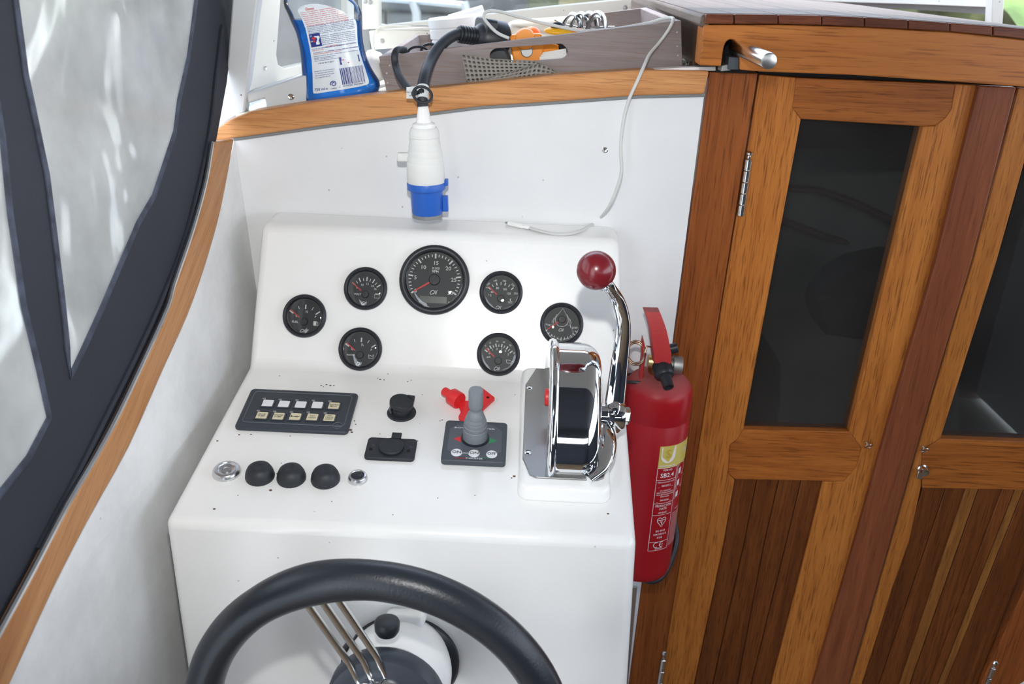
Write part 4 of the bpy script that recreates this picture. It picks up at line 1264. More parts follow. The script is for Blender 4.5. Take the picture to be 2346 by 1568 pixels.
# bow thruster joystick
Fm = frame_on(DESK, 1088, 1022)
th_ = thing('thruster_joystick', 'grey bow thruster joystick on a square panel with ON and OFF buttons', 'joystick', Fm)
hT = .0085
bm = NB(); prism(bm, rrect(.0785, .078, .005, 5), 0, hT); link('base_plate', bm, 'greyd', th_, bevel=.0018, seg=3, smooth=50)
bm = NB(); c_ = .012; w_, h_ = .066, .064
prism(bm, [(-w_ / 2 + c_, h_ / 2), (w_ / 2 - c_, h_ / 2), (w_ / 2, h_ / 2 - c_), (w_ / 2, -h_ / 2 + c_), (w_ / 2 - c_, -h_ / 2), (-w_ / 2 + c_, -h_ / 2), (-w_ / 2, -h_ / 2 + c_), (-w_ / 2, h_ / 2 - c_)][::-1], hT - .001, hT + .0004)
link('face_film', bm, 'grey', th_)
hf = hT + .0006
ff = lambda p, q: Vector((p, q, hf))
bx_, by_ = lz(Fm, 1088.5, 1005, hT)
bm = NB(); lathe(bm, [(.0178, hT), (.0176, hT + .002), (0, hT + .002)], 40, Matrix.Translation((bx_, by_, 0))); link('boot_ring', bm, 'black', th_)
bm = NB()
lathe(bm, [(.0152, hT), (.0153, hT + .012), (.0150, hT + .0165), (.0143, hT + .0172), (.0149, hT + .0185), (.0146, hT + .0225), (.0136, hT + .0232), (.0141, hT + .0245), (.0136, hT + .0282), (.0126, hT + .0288), (.0130, hT + .030),
           (.0120, hT + .0335), (.0110, hT + .0340), (.0112, hT + .0352), (.0095, hT + .040), (.0066, hT + .0435), (.0064, hT + .0455), (.0084, hT + .0490), (.0090, hT + .052), (.0090, hT + .0725), (.0084, hT + .0748), (0, hT + .0755)], 36, Matrix.Translation((bx_, by_, 0)))
link('boot_knob', bm, 'boot', th_, smooth=30)
for (a, b, sg, mm) in ((1048, 1007, -1, 'redbtn'), (1130, 1011, 1, 'green')):
    x, y = lz(Fm, a, b, hT); bm = NB()
    fillpoly(bm, [(x - sg * .0048, y + .0062), (x - sg * .0048, y - .0062), (x + sg * .0052, y)], ff); link('arrow_mark', bm, mm, th_, smooth=0)
for (a, b, s) in ((1046, 1038.5, 'ON'), (1086, 1040.5, 'ON'), (1126.5, 1042.5, 'OFF')):
    x, y = lz(Fm, a, b, hT); bm = NB()
    lathe(bm, [(.0068, hf - .0003), (.0066, hf + .0006), (0, hf + .0008)], 28, Matrix.Translation((x, y, 0))); k_ = link('membrane_key', bm, 'key', th_)
    bm = NB(); text(bm, s, .0068, lambda p, q: Vector((p, q, hf + .00105)), x, y, sx=1.05 if s == 'ON' else .9); link('lettering', bm, 'ink', k_, smooth=0)
bm = NB(); x, y = lz(Fm, 1086, 1052, hT); text(bm, 'THRUSTER', .0038, ff, x, y, sx=1.15)
x, y = lz(Fm, 1088, 983, hT); text(bm, 'BOW THRUSTER', .0036, ff, x, y, sx=1.9)
x, y = lz(Fm, 1066, 1039.5, hT); text(bm, '-AND-', .003, ff, x, y)
link('lettering', bm, 'print', th_, smooth=0, kind='stuff')
for (a, mm) in ((1056, 'redbtn'), (1114, 'green')):
    bm = NB(); x, y = lz(Fm, a, 1051, hT); ribbon(bm, [(x - .008, y), (x + .006, y)], .0008, ff); link('underline', bm, mm, th_, smooth=0)

# red isolator key lying on the desk
Fm = frame_on(DESK, 1075, 930)
rk = thing('battery_switch_key', 'bright red plastic key lying behind the grey joystick', 'key', Fm)
def kc(cx_, cy_, off): return lz(Fm, 980 + cx_ * .14665, 860 + cy_ * .14665, off)
hB = .0035
bm = NB(); prism(bm, [kc(*q, .006) for q in ((815, 168), (1050, 348), (835, 545), (690, 560), (560, 722), (500, 690), (478, 640), (520, 560), (490, 480), (480, 440), (520, 385), (625, 400))], hB - .003, hB + .003)
link('bow', bm, 'redkey', rk, bevel=.0012, smooth=40)
A3 = Vector(kc(265, 255, .011) + (.011,)); B3 = Vector(kc(520, 420, .011) + (.011,)); ax = (B3 - A3); Lk = ax.length
Mk = frame_axes(A3, Vector((0, 0, 1)), ax)
bm = NB(); lathe(bm, [(0, -.001), (.0058, -.001), (.0062, .0006), (.0062, Lk * .8)], 24, Mk); link('shank', bm, 'redkey', rk)
bm = NB(); lathe(bm, [(0, Lk * .42), (.0105, Lk * .42), (.0112, Lk * .46), (.0112, Lk * .88), (.0105, Lk * .92), (0, Lk * .92)], 28, Mk); link('collar', bm, 'redkey', rk)
bm = NB(); sphere(bm, (0, 0, 0), .0022, 12, 8, Mk @ Matrix.Translation((-.0066, .001, .006))); link('locating_pin', bm, 'brass', rk)
bm = NB(); x, y = kc(938, 348, hB + .003); lathe(bm, [(.0022, hB + .0031), (0, hB + .0031)], 14, Matrix.Translation((x, y, 0))); link('lanyard_hole', bm, 'cabinred', rk)

# ------------------------------------------------------------------ throttle control
PAD = .020
c0 = hit(1292, 985, DESK, PAD)
Fm = frame_on(DESK, 1292, 985)
Fm.translation = c0 - DESK[1] * PAD
thr = thing('throttle_control', 'chrome single-lever throttle with a dark red ball on a white pad', 'throttle', Fm)
def tz(px, py, off): p = Fm.inverted() @ hit(px, py, DESK, off); return p.x, p.y
pb = [tz(1183, 1150, 0), tz(1402, 1160, 0)]
pt = tz(1205, 845, PAD)
fold_y = (Fm.inverted() @ Vector((0, 1.123, .97))).y
x0, x1 = pb[0][0], pb[1][0]; y0 = pb[0][1]; y1 = fold_y + .004
bm = NB()
n_ = [(x, y) for x, y in rrect(x1 - x0, y1 - y0, .014, 6, (x0 + x1) / 2, (y0 + y1) / 2)]
cxm, cym = (x0 + x1) / 2, (y0 + y1) / 2
topl = [Vector((cxm + (x - cxm) * .955, cym + (y - cym) * .972, PAD)) for x, y in n_]
solid(bm, topl, [Vector((x, y, -.001)) for x, y in n_])
link('white_pad', bm, 'padwhite', thr, bevel=.006, seg=4, smooth=60)
pl_px = [(1228, 847), (1204, 884), (1197, 1052), (1213, 1090), (1228, 1097)]
lpts = [tz(a, b, PAD) for a, b in pl_px]
xr = tz(1392, 1000, PAD)[0]; mid = (x0 + x1) / 2 + .002
yb_, yf_ = lpts[0][1], lpts[-1][1]
rpts = [(2 * mid - x, y) for x, y in lpts]
bm = NB(); prism(bm, lpts + rpts[::-1], PAD - .001, PAD + .0022); link('mounting_plate', bm, 'brushed', thr, bevel=.0006)
for a, b in ((1213, 892), (1209, 1041)):
    x, y = tz(a, b, PAD); bm = NB()
    lathe(bm, [(.0048, PAD + .002), (.0046, PAD + .0032), (.003, PAD + .0045), (.0018, PAD + .0040), (0, PAD + .0040)], 18, Matrix.Translation((x, y, 0))); link('plate_screw', bm, 'chrome', thr)
# half-round chrome housing, axis along local x
hx0 = tz(1248, 1000, PAD)[0]; hx1 = tz(1362, 1000, PAD)[0]
RH = (yb_ - yf_) / 2 * .985; yc_ = (yb_ + yf_) / 2
ax = Matrix(((0, 0, 1, 0), (1, 0, 0, yc_), (0, 1, 0, PAD + .002), (0, 0, 0, 1)))     # lathe z -> local x, lathe x -> y, lathe y -> z
wH = hx1 - hx0
def half(prof, name, m, n=48, lab=None):
    bm = NB(); lathe(bm, prof, n, ax, 0, PI)
    bmesh.ops.holes_fill(bm, edges=[e for e in bm.edges if e.is_boundary])
    for v in bm.verts:                    # arch with a leaning front and back instead of a true half circle
        a, b = v.co.y - yc_, v.co.z - PAD - .002
        r_ = math.hypot(a, b)
        if r_ > 1e-6:
            k = (abs(a / r_) ** PW + abs(b / r_) ** PW) ** (-1 / PW)
            v.co.y = yc_ + a * k; v.co.z = PAD + .002 + b * k * 1.02
    return link(name, bm, m, thr, smooth=50, label=lab)
rim = .011; PW = 1.62
half([(0, hx0 + .003), (RH * .82, hx0 + .003), (RH * .90, hx0), (RH * .97, hx0 + .0012), (RH, hx0 + .004), (RH, hx0 + rim - .003), (RH * .975, hx0 + rim), (RH * .955, hx0 + rim + .0008)], 'housing_rim', 'chrome')
half([(RH * .955, hx0 + rim * .6)] + [(RH * .955 - .0005, hx0 + rim)] + [(RH * .95, hx1 - .020)] + [(RH * .95 - .020 * (1 - math.cos(t)), hx1 - .020 + .022 * math.sin(t)) for t in [PI / 2 * i / 8 for i in range(1, 9)]] + [(RH * .55, hx1 + .005), (RH * .4, hx1 + .008), (0, hx1 + .008)], 'housing', 'chrome')
bm = NB(); lathe(bm, [(.011, hx0 + .004), (.011, hx0 - .0010), (.0095, hx0 - .002), (0, hx0 - .002)], 28, ax @ Matrix.Translation((.0, .034, 0)))
link('neutral_button', bm, 'redbtn', thr)
# hub and lever
hubz = PAD + .030
hy0 = tz(1405, 952, hubz)[1]
axh = Matrix(((0, 0, 1, 0), (1, 0, 0, hy0), (0, 1, 0, hubz), (0, 0, 0, 1)))
hxh = tz(1405, 952, hubz)[0]
bm = NB(); lathe(bm, [(.020, hx1 - .004), (.020, hx1 + .004), (.015, hx1 + .006), (.015, hxh - .008), (.0165, hxh - .007), (.0175, hxh - .002), (.0175, hxh + .010), (.0155, hxh + .0135), (.009, hxh + .0135), (.008, hxh + .012), (0, hxh + .012)], 36, axh)
link('lever_hub', bm, 'chrome', thr, smooth=40)
bm = NB(); sphere(bm, (0, 0, 0), 1, 24, 16, axh @ Matrix.Translation((0, -.004, hxh + .001)) @ Matrix.Diagonal((.0175, .0245, .0125, 1))); link('lever_clamp', bm, 'chrome', thr, smooth=80)
bm = NB(); lathe(bm, [(.0110, hxh + .011), (.0110, hxh + .019), (.0095, hxh + .0205), (0, hxh + .0205)], 6, axh); link('hub_nut', bm, 'chrome', thr, bevel=.0006)
hubw = Fm @ Vector((hxh, hy0, hubz))
BD = 1.0
def atd(px, py, d):
    r = ray(px, py); return CAM + r * d            # d = distance along the view axis
dh = (hubw - CAM).dot(FW)
lp = [(1404, 975), (1408, 930), (1414, 880), (1420, 830), (1425, 790), (1428, 750), (1424, 715), (1412, 682), (1394, 656), (1378, 636)]
dd = [dh + .002, dh - .001, dh - .006, dh - .016, dh - .026, dh - .038, dh - .052, dh - .066, BD + .006, BD]
P_ = [atd(a, b, d) for (a, b), d in zip(lp, dd)]
P_ = catmull(P_, 4)
m_ = len(P_)
rr_ = [.0145 - .0055 * min(1, i / (m_ * .62)) - .0015 * max(0, (i / m_ - .62) / .38) for i in range(m_)]
rr_[0] *= .7; rr_[1] *= .9
bm = NB(); tube(bm, P_, rr_, 18, flat=(.92, .62), up=(1, 0, .05)); link('lever', bm, 'chrome', thr, world=True, smooth=60)
ballc = atd(1366, 620, BD)
bm = NB(); sphere(bm, ballc, 45.2 * BD / FPX, 40, 28); link('ball_knob', bm, 'redball', thr, world=True, smooth=80)
dl = (P_[-1] - ballc)
bm = NB(); q = atd(1388, 652, BD + .004); Mx = frame_axes(q, Vector((1, 0, 0)), (ballc - q)); lathe(bm, [(.0085, -.003), (.0085, .004), (.007, .006)], 20, Mx); link('knob_ferrule', bm, 'chrome', thr, world=True)
# foot of the side cover below the hub
bm = NB()
ft = [(hxh - .016, hy0 + .004, PAD + .026), (hxh - .014, hy0 - .028, PAD + .024), (hxh - .015, hy0 - .055, PAD + .018), (hxh - .021, hy0 - .078, PAD + .010), (hxh - .034, hy0 - .090, PAD + .005)]
tube(bm, catmull([Vector(p) for p in ft], 5), [.008 + .006 * math.sin(PI * min(1, i / 16)) for i in range(21)], 14, flat=(.62, 1.15), up=(0, .5, 1)); link('side_cover_foot', bm, 'chrome', thr, smooth=60)

# ------------------------------------------------------------------ steering wheel
wc = Vector((-.113, .645, .812)); az, el = R(-4.4), R(3)
nw = Vector((math.sin(az) * math.cos(el), -math.cos(az) * math.cos(el), math.sin(el)))
Fm = frame_axes(wc, Vector((0, 0, 1)).cross(nw), nw)
sw = thing('steering_wheel', 'black rimmed steering wheel with steel spokes in front of the console', 'steering wheel', Fm)
RM = .172
bm = NB()
def rimr(a):
    g = 0
    for c in (110, 230, 350):
        d = abs((math.degrees(a) - c + 180) % 360 - 180)
        g = max(g, math.exp(-(d / 14) ** 2) - .55 * math.exp(-((d - 30) / 9) ** 2))
    return .0180 + .0016 * g
AN = [2 * PI * i / 120 for i in range(120)]
tube(bm, [Vector((RM * math.cos(a), RM * math.sin(a), 0)) for a in AN], [rimr(a) for a in AN], 22, closed=True, up=(0, 0, 1)); link('rim', bm, 'wheelrim', sw, smooth=80)
for c in (110, 230, 350):
    ca, sa = math.cos(R(c)), math.sin(R(c)); rad = Vector((ca, sa, 0)); tan = Vector((-sa, ca, 0))
    for k in (-1, 0, 1):
        bm = NB()
        a = rad * (RM - .012) + tan * (k * .0150) + Vector((0, 0, -.001)); b = rad * .062 + tan * (k * .0150) + Vector((0, 0, -.030)); e = rad * .036 + tan * (k * .0145) + Vector((0, 0, -.032))
        tube(bm, [a, a.lerp(b, .5), b, e], .0036, 12); link('spoke', bm, 'steel', sw, smooth=60)
bm = NB(); lathe(bm, [(.058, -.052), (.060, -.048), (.060, -.036), (.057, -.031), (.040, -.029), (.038, -.030), (0, -.030)], 48); link('hub_plate', bm, 'panelblk', sw, smooth=40)
bm = NB(); lathe(bm, [(.038, -.031), (.037, -.022), (.030, -.014), (.012, -.010), (0, -.0095)], 40); link('hub_cap', bm, 'chrome', sw, smooth=60)
# tilting helm mount on the console front
yfp = yfr + .001
fc = aty(925, 1512, yfp)
hm = thing('helm_mount', 'white tilt helm mount with a black release knob behind the steering wheel', 'helm', Matrix.Translation(fc))
Fx = frame_axes(fc, Vector((1, 0, 0)), Vector((0, -1, 0)))
bm = NB(); lathe(bm, [(.066, 0), (.066, .006), (.062, .011), (.055, .013), (.048, .013)], 48, Fx); link('flange', bm, 'black', hm, world=True)
hc = wc + nw * (-.052)
dir_ = (hc - fc); Lm = dir_.length
Fh = frame_axes(fc, Vector((1, 0, 0)), dir_)
bm = NB(); lathe(bm, [(.040, .004), (.050, .012), (.056, .030), (.060, Lm * .42), (.060, Lm * .60), (.057, Lm * .72), (.048, Lm * .9), (.046, Lm - .001), (0, Lm - .001)], 48, Fh); link('housing', bm, 'padwhite', hm, world=True, smooth=60)
bm = NB(); box(bm, (.004, .058, Lm * .40), (.046, .016, .056), Fh); link('knob_boss', bm, 'padwhite', hm, world=True, bevel=.007, seg=4, smooth=60)
kp = hit(887, 1443, (Fh @ Vector((0, .066, Lm * .4)), (Fh.to_3x3() @ Vector((0, 1, 0))).normalized()))
Fk = frame_axes(kp, Vector((1, 0, 0)), (Fh.to_3x3() @ Vector((0, .9, .45))))
bm = NB(); lathe(bm, [(.0105, -.004), (.0125, .000), (.0130, .008), (.0118, .0105), (.009, .0115), (0, .0115)], 32, Fk); link('release_knob', bm, 'black', hm, world=True)
bm = NB(); box(bm, (-.0595, .012, Lm * .36), (.005, .034, .05), Fh); link('side_rubber', bm, 'black', hm, world=True, bevel=.002)

# ------------------------------------------------------------------ screw on the white bulkhead
bm = NB(); Mx = frame_on(BULK, 1386, 344)
lathe(bm, [(.0042, 0), (.0042, .0008), (.0028, .0018), (.0012, .0012), (0, .0012)], 16)
tag(link('screw', bm, 'steel', Mx=Mx), 'single small screw in the white bulkhead right of the hanging plug', 'screw')

# ------------------------------------------------------------------ blue shore power plug hanging on its black lead
yP = YB - .052
pb_, ptp = aty(979.5, 487, yP), aty(969, 236, yP)
ax = ptp - pb_; LP = ax.length
Fm = frame_axes(pb_, Vector((1, 0, 0)), ax)
plug = thing('shore_power_plug', 'blue and white shore power plug hanging by its black lead over the moulding', 'plug', Fm)
u = LP / 251.0          # one photo row
def zz(cy_): return LP * (1 - ((180 + cy_ * .2169) - 236) / 251.0)
def rw(cw): return cw / 2 * .2169 * (yP / ray(975, 400).y) / FPX
bm = NB(); lathe(bm, [(rw(322), -.001), (rw(332), .001), (rw(345), zz(1165)), (rw(345), zz(1150)), ], 40)
lathe(bm, [(rw(388), zz(1162)), (rw(410), zz(1150)), (rw(412), zz(1090)), (rw(404), zz(1080)), (rw(380), zz(1080))], 40)
link('blue_shroud', bm, 'ceeblue', plug, smooth=40, label='blue plastic shroud')
bm = NB(); lathe(bm, [(rw(300), .004), (rw(318), -.002), (rw(326), -.0055), (rw(318), -.0062), (rw(300), -.004)], 40); link('shroud_lip', bm, 'foamstrip', plug)
bm = NB()
lathe(bm, [(rw(330), zz(1180)), (rw(398), zz(1085)), (rw(396), zz(900)), (rw(386), zz(862)), (rw(380), zz(858)), (rw(378), zz(820)), (rw(368), zz(800)), (rw(362), zz(796)), (rw(358), zz(760)), (rw(346), zz(738)), (rw(340), zz(734)), (rw(336), zz(700)), (rw(326), zz(676)), (rw(320), zz(672)), (rw(316), zz(640)), (rw(300), zz(612)),
           (rw(314), zz(606)), (rw(314), zz(560)), (rw(290), zz(520)), (rw(262), zz(505))], 44)
link('body', bm, 'ceewhite', plug, smooth=32)
bm = NB(); lathe(bm, [(rw(240), zz(512)), (rw(244), zz(500)), (rw(236), zz(470)), (rw(180), zz(455)), (rw(158), zz(452)), (rw(96), zz(268)), (rw(86), zz(262)), (rw(60), zz(262))], 40); link('gland_nut', bm, 'padwhite', plug, smooth=40)
bm = NB(); box(bm, (-rw(345) * 1.0 - .006, 0, zz(815)), (.020, .010, .012)); link('side_clip', bm, 'ceewhite', plug, bevel=.002)
bm = NB(); box(bm, (rw(345) + .003, 0, zz(1315)), (.008, .010, .022)); link('key_rib', bm, 'ceeblue', plug, bevel=.001)
bm = NB(); box(bm, (rw(412) + .001, 0, zz(1085)), (.005, .010, .009)); link('latch_rib', bm, 'ceeblue', plug, bevel=.001)
cab = [aty(969, 244, yP), aty(967.5, 222, yP + .002), aty(968, 200, yP + .012), aty(974, 172, YB - .022), aty(984, 145, YB + .006), aty(999, 117, YB + .028), aty(1020, 95, YB + .045), aty(1040, 82, YB + .058), aty(1062, 76, YB + .068)]
bm = NB(); tube(bm, catmull(cab, 5), .0078, 16); link('black_lead', bm, 'rubber', plug, world=True, smooth=60)
g0, g1 = aty(1050, 78, YB + .064), aty(1150, 92, YB + .10)
axg = g1 - g0; Lg = axg.length; Fg = frame_axes(g0, Vector((0, 0, 1)), axg)
bm = NB(); lathe(bm, [(0, 0), (.0105, 0), (.0125, .002), (.0105, .004)] + [q for k in range(5) for q in ((.0125, .0055 + .0045 * k), (.0125, .0075 + .0045 * k), (.0112, .008 + .0045 * k), (.0112, .0095 + .0045 * k))] + [(.017, .031), (.023, .038), (.0255, Lg * .72), (.0265, Lg * .75), (.0265, Lg), (.022, Lg + .004), (0, Lg + .004)], 28, Fg)
link('earthed_plug_head', bm, 'black', plug, world=True, smooth=40)
bm = NB(); prism(bm, rrect(.030, .040, .006, 3), .034, .052, Fg @ Matrix.Translation((.012, 0, 0))); link('grip', bm, 'black', plug, world=True, bevel=.004, seg=3)
t0, t1 = aty(968, 228, yP), aty(968.5, 199, yP + .012)
Ft = frame_axes(t0, Vector((1, 0, 0)), t1 - t0); Lt = (t1 - t0).length
bm = NB(); lathe(bm, [(.0083, 0), (.0083, Lt), (.0079, Lt)], 24, Ft); tp_ = link('tape_label', bm, 'tape', plug, world=True)
q = [aty(x, y, yP + .001) for x, y in ((931, 200), (966, 196), (966, 226), (931, 226))]
bm = NB(); solid(bm, q, [p + Vector((0, .0006, 0)) for p in q])
link('tape_flag', bm, 'tape', plug, world=True, bevel=0)
bm = NB()
fq = lambda x, y: aty(x, y, yP + .0006)
for yy, s in ((211, '220V WALSTROOM'), (219, 'NIET GELIJK')): text(bm, s, 4.2, lambda a, b: fq(a, b), 948, yy)
for v in bm.verts: pass
link('tape_print', bm, 'ink', plug, world=True, smooth=0)
strap = [aty(930, 116, YB + .048), aty(920, 114, YB + .040), aty(909, 116, YB + .030), aty(904, 128, YB + .024), aty(906, 148, YB + .020), aty(914, 172, YB - .004), aty(927, 192, YB - .022), aty(941, 206, YB - .040), aty(951, 214, yP - .004)]
bm = NB(); tube(bm, catmull(strap, 5), .0050, 10, flat=(.5, 1.0), up=(.1, -1, .1)); 
rc = aty(968, 217, yP - .004); Fr = frame_axes(rc, Vector((.92, -.25, -.25)), Vector((.1, -.9, .42)))
tube(bm, [Fr @ Vector((.0128 * math.cos(t), .0106 * math.sin(t), 0)) for t in [2 * PI * i / 28 for i in range(28)]], .0017, 10, closed=True, flat=(1, 1.1), up=Fr.to_3x3() @ Vector((0, 0, 1)))
link('cap_strap', bm, 'rubber', plug, world=True, smooth=60)

# ------------------------------------------------------------------ pale charging cable
W = [aty(1166, 88, YB + .050), aty(1140, 76, YB + .056), aty(1120, 57, YB + .062), aty(1109, 41, YB + .066), aty(1112, 29, YB + .07), aty(1126, 25, YB + .072), aty(1150, 28, YB + .075), aty(1185, 38, YB + .08), aty(1235, 51, YB + .085), aty(1285, 62, YB + .082), aty(1340, 71, YB + .075),
     aty(1410, 66, YB + .07), aty(1484, 53, YB + .06), aty(1515, 44, YB + .048), aty(1536, 41, YB + .037), aty(1542.5, 46, YB + .027), aty(1532, 68, YB + .024), aty(1511, 97, YB + .022), aty(1489, 123, YB + .008), aty(1476, 150, YB - .012), aty(1462, 182, YB - .020), aty(1438, 236, YB - .024),
     aty(1426, 290, YB - .03), aty(1422, 340, YB - .034), aty(1424, 390, YB - .036), aty(1414, 430, YB - .036), aty(1394, 475, YB - .030)]
for a, b in ((1366, 508), (1325, 531), (1280, 537), (1235, 529), (1205, 519)): W.append(hit(a, b, TOPP, .0024))
cc = thing('charging_cable', 'thin pale charging cable hanging from the tray onto the console top', 'cable', Matrix.Translation(W[-1]))
bm = NB(); tube(bm, catmull(W, 5), .0023, 10, cap=True); link('cord', bm, 'cablewhite', cc, world=True, smooth=70)
p0, p1 = hit(1212, 522, TOPP, .0034), hit(1166, 511, TOPP, .0034)
Fc = frame_axes(p0, Vector((0, 0, 1)), p1 - p0); Lc = (p1 - p0).length
bm = NB(); prism(bm, rrect(.0060, .0090, .002, 4), Lc * .28, Lc, Fc); lathe(bm, [(.0026, 0), (.0034, Lc * .3)], 14, Fc); link('connector', bm, 'padwhite', cc, world=True, bevel=.0006, smooth=50)
bm = NB(); prism(bm, rrect(.0022, .0066, .0006, 2), Lc, Lc + .005, Fc); link('connector_tip', bm, 'zinc', cc, world=True)

# ------------------------------------------------------------------ grey wooden tray
YT = YB + .032
TLw, TRw = aty(868, 130, YT), aty(1560, 47, YT)
BLw, BRw = aty(887, 217, YT), aty(1563, 157, YT)
exT = (BRw - BLw).normalized(); ezT = exT.cross(Vector((0, 1, 0))).normalized()
DT, th = .40, .012
tray = thing('wooden_tray', 'grey washed wooden tray with a handle slot standing on the shelf', 'tray', Matrix.Translation(BLw))
def caps(ca, ra, cb_, rb, n=9):
    out = []
    for i in range(n + 1):
        t = PI / 2 + PI * i / n; out.append((ca[0] + ra * math.cos(t), ca[1] - ra * math.sin(t)))
    for i in range(n + 1):
        t = -PI / 2 + PI * i / n; out.append((cb_[0] + rb * math.cos(t), cb_[1] - rb * math.sin(t)))
    return out
holepx = caps((1140, 129), 18.5, (1283, 118), 18)
bm = NB(); q = [TLw, TRw, BRw, BLw]; hq = [aty(a, b, YT) for a, b in holepx]; dv = Vector((0, th, 0))
solid(bm, q, [p + dv for p in q], [hq], [[p + dv for p in hq]])
link('front_board', bm, 'tray', tray, world=True, bevel=.001, smooth=30)
dv2 = Vector((0, DT, 0))
def board(name, q, v):
    bm = NB(); solid(bm, q, [p + v for p in q]); return link(name, bm, 'tray', tray, world=True, bevel=.001)
back = [p + dv2 for p in (TLw, TRw, BRw, BLw)]
board('back_board', back, Vector((0, -th, 0)))
lt = exT * th
board('side_board', [TLw + dv, TLw + dv2 - dv, BLw + dv2 - dv, BLw + dv], (TRw - TLw).normalized() * th)
board('side_board', [TRw + dv, TRw + dv2 - dv, BRw + dv2 - dv, BRw + dv], (TLw - TRw).normalized() * th)
u1 = ezT * .006
board('base_board', [BLw + dv + u1, BRw + dv + u1, BRw + dv2 - dv + u1, BLw + dv2 - dv + u1], -u1 * .9)
for a, b in ((1551, 74), (1551, 106), (1553, 127), (893, 150), (886, 168), (888, 190)):
    bm = NB(); lathe(bm, [(.0014, 0), (.0012, .0004), (0, .0004)], 10, frame_axes(aty(a, b, YT), Vector((1, 0, 0)), Vector((0, -1, 0)))); link('nail_head', bm, 'zinc', tray, world=True)

# contents of the tray
def onbase(p):       # drop straight down to the tray base
    return p - ezT * ((p - BLw).dot(ezT) - .0065)
tc_ = onbase(aty(1040, 62, YT + .16)); hc_ = (aty(1040, 56, YT + .16) - tc_).dot(ezT)
Ft = frame_axes(tc_, exT, ezT)
tub = thing('lidded_tub', 'white lidded tub with a greenish body in the left of the tray', 'tub', Ft)
bm = NB(); lathe(bm, [(0, 0), (.032, 0), (.034, hc_ - .040), (.034, hc_ - .030)], 40); link('tub_body', bm, 'tubg', tub)
bm = NB(); lathe(bm, [(.034, hc_ - .034), (.037, hc_ - .032), (.037, hc_ - .022), (.035, hc_ - .020), (.0385, hc_ - .018), (.0385, hc_ - .006), (.0365, hc_ - .004), (.0395, hc_ - .002), (.0395, hc_ + .010), (.037, hc_ + .012), (0, hc_ + .012)], 44); link('lid', bm, 'tubw', tub, smooth=30)
a_, b_ = aty(1030, 46, YT + .24), aty(1106, 24, YT + .26)
bm = NB(); Fz = frame_axes(a_, Vector((0, 0, 1)), b_ - a_); Lz = (b_ - a_).length
lathe(bm, [(0, 0), (.0085, 0), (.0085, Lz), (.0065, Lz), (.0062, Lz - .03), (0, Lz - .03)], 24)
tag(link('paper_roll', bm, 'tubw', Mx=Fz), 'bright white rolled tube lying across the tub behind the black plug', 'tube')
a_, b_ = aty(1168, 74, YT + .17), aty(1330, 62, YT + .20)
bm = NB(); Fz = frame_axes(a_, Vector((0, 0, 1)), b_ - a_); Lz = (b_ - a_).length
lathe(bm, [(0, -.006), (.010, -.004), (.016, .002), (.018, .012), (.018, Lz), (0, Lz)], 28)
tag(link('cream_canister', bm, 'cream', Mx=Fz), 'cream cylinder lying at the back of the tray behind the orange tool', 'canister')
# orange tool
yo = YT + .045
ot = thing('orange_hand_tool', 'orange plastic hand tool with a grey disc, seen over and through the tray front', 'tool', Matrix.Translation(onbase(aty(1205, 140, yo))))
bm = NB(); slab(bm, [(1166, 90), (1168, 82), (1190, 78), (1240, 78), (1246, 100), (1243, 146), (1178, 150), (1172, 120)], yo, .024); link('tool_body', bm, 'orange', ot, world=True, bevel=.003, seg=3)
Fo = frame_axes(aty(1207, 117, yo), Vector((1, 0, 0)), Vector((0, -1, 0)))
bm = NB(); lathe(bm, [(.0088, 0), (.0088, .002), (.0078, .0028), (0, .0028)], 28, Fo); link('grey_disc', bm, 'zinc', ot, world=True)
Fo = frame_axes(aty(1203, 90, yo), Vector((1, 0, 0)), Vector((0, -1, 0)))
bm = NB(); lathe(bm, [(.0145, -.024), (.0145, .003), (.0135, .005), (0, .0055)], 32, Fo); link('round_boss', bm, 'orange', ot, world=True)
bm = NB(); sphere(bm, (0, 0, 0), 1, 20, 14, Matrix.Translation(aty(1218, 80, yo + .035)) @ Matrix.Diagonal((.014, .012, .012, 1))); link('trigger_knob', bm, 'orange2', ot, world=True)
bm = NB(); tube(bm, [aty(1238, 112, yo + .012), aty(1262, 112, yo + .012), aty(1278, 112, yo + .014)], [.008, .0085, .006], 14); link('tool_arm', bm, 'orange', ot, world=True, smooth=60)
bm = NB(); tube(bm, catmull([aty(1268, 104, yo + .02), aty(1286, 108, yo + .016), aty(1294, 124, yo + .012), aty(1270, 140, yo + .012)], 4), .0055, 10); link('tool_grip', bm, 'black', ot, world=True)
q = [aty(x, y, YT + .03) for x, y in ((1120, 104), (1160, 112), (1172, 138), (1168, 160), (1112, 164))]
bm = NB(); solid(bm, q, [p + Vector((0, .03, 0)) for p in q]); 
tag(link('black_case', bm, 'black', bevel=.004, seg=3), 'black rounded case seen at the left end of the handle slot', 'case')
q = [aty(x, y, YT + .02) for x, y in ((1236, 133), (1292, 124), (1294, 158), (1238, 164))]
for k in range(3):
    bm = NB(); qq = [p + Vector((.002 * k, .012 * k, .002 * k)) for p in q]; solid(bm, qq, [p + Vector((0, .003, .002)) for p in qq])
    tag(link('folded_paper', bm, 'cloth', bevel=.0008), ('front folded white paper at the right end of the handle slot', 'middle folded white paper behind the front one in the handle slot', 'rear folded white paper at the right end of the handle slot')[k], 'paper', 'folded papers in the tray')
ky = thing('utility_knife', 'small yellow and black knife lying in the middle of the tray', 'knife', Matrix.Translation(aty(1280, 72, YT + .06)))
Fk = frame_axes(aty(1282, 71, YT + .06), exT, Vector((0, -.35, .94)))
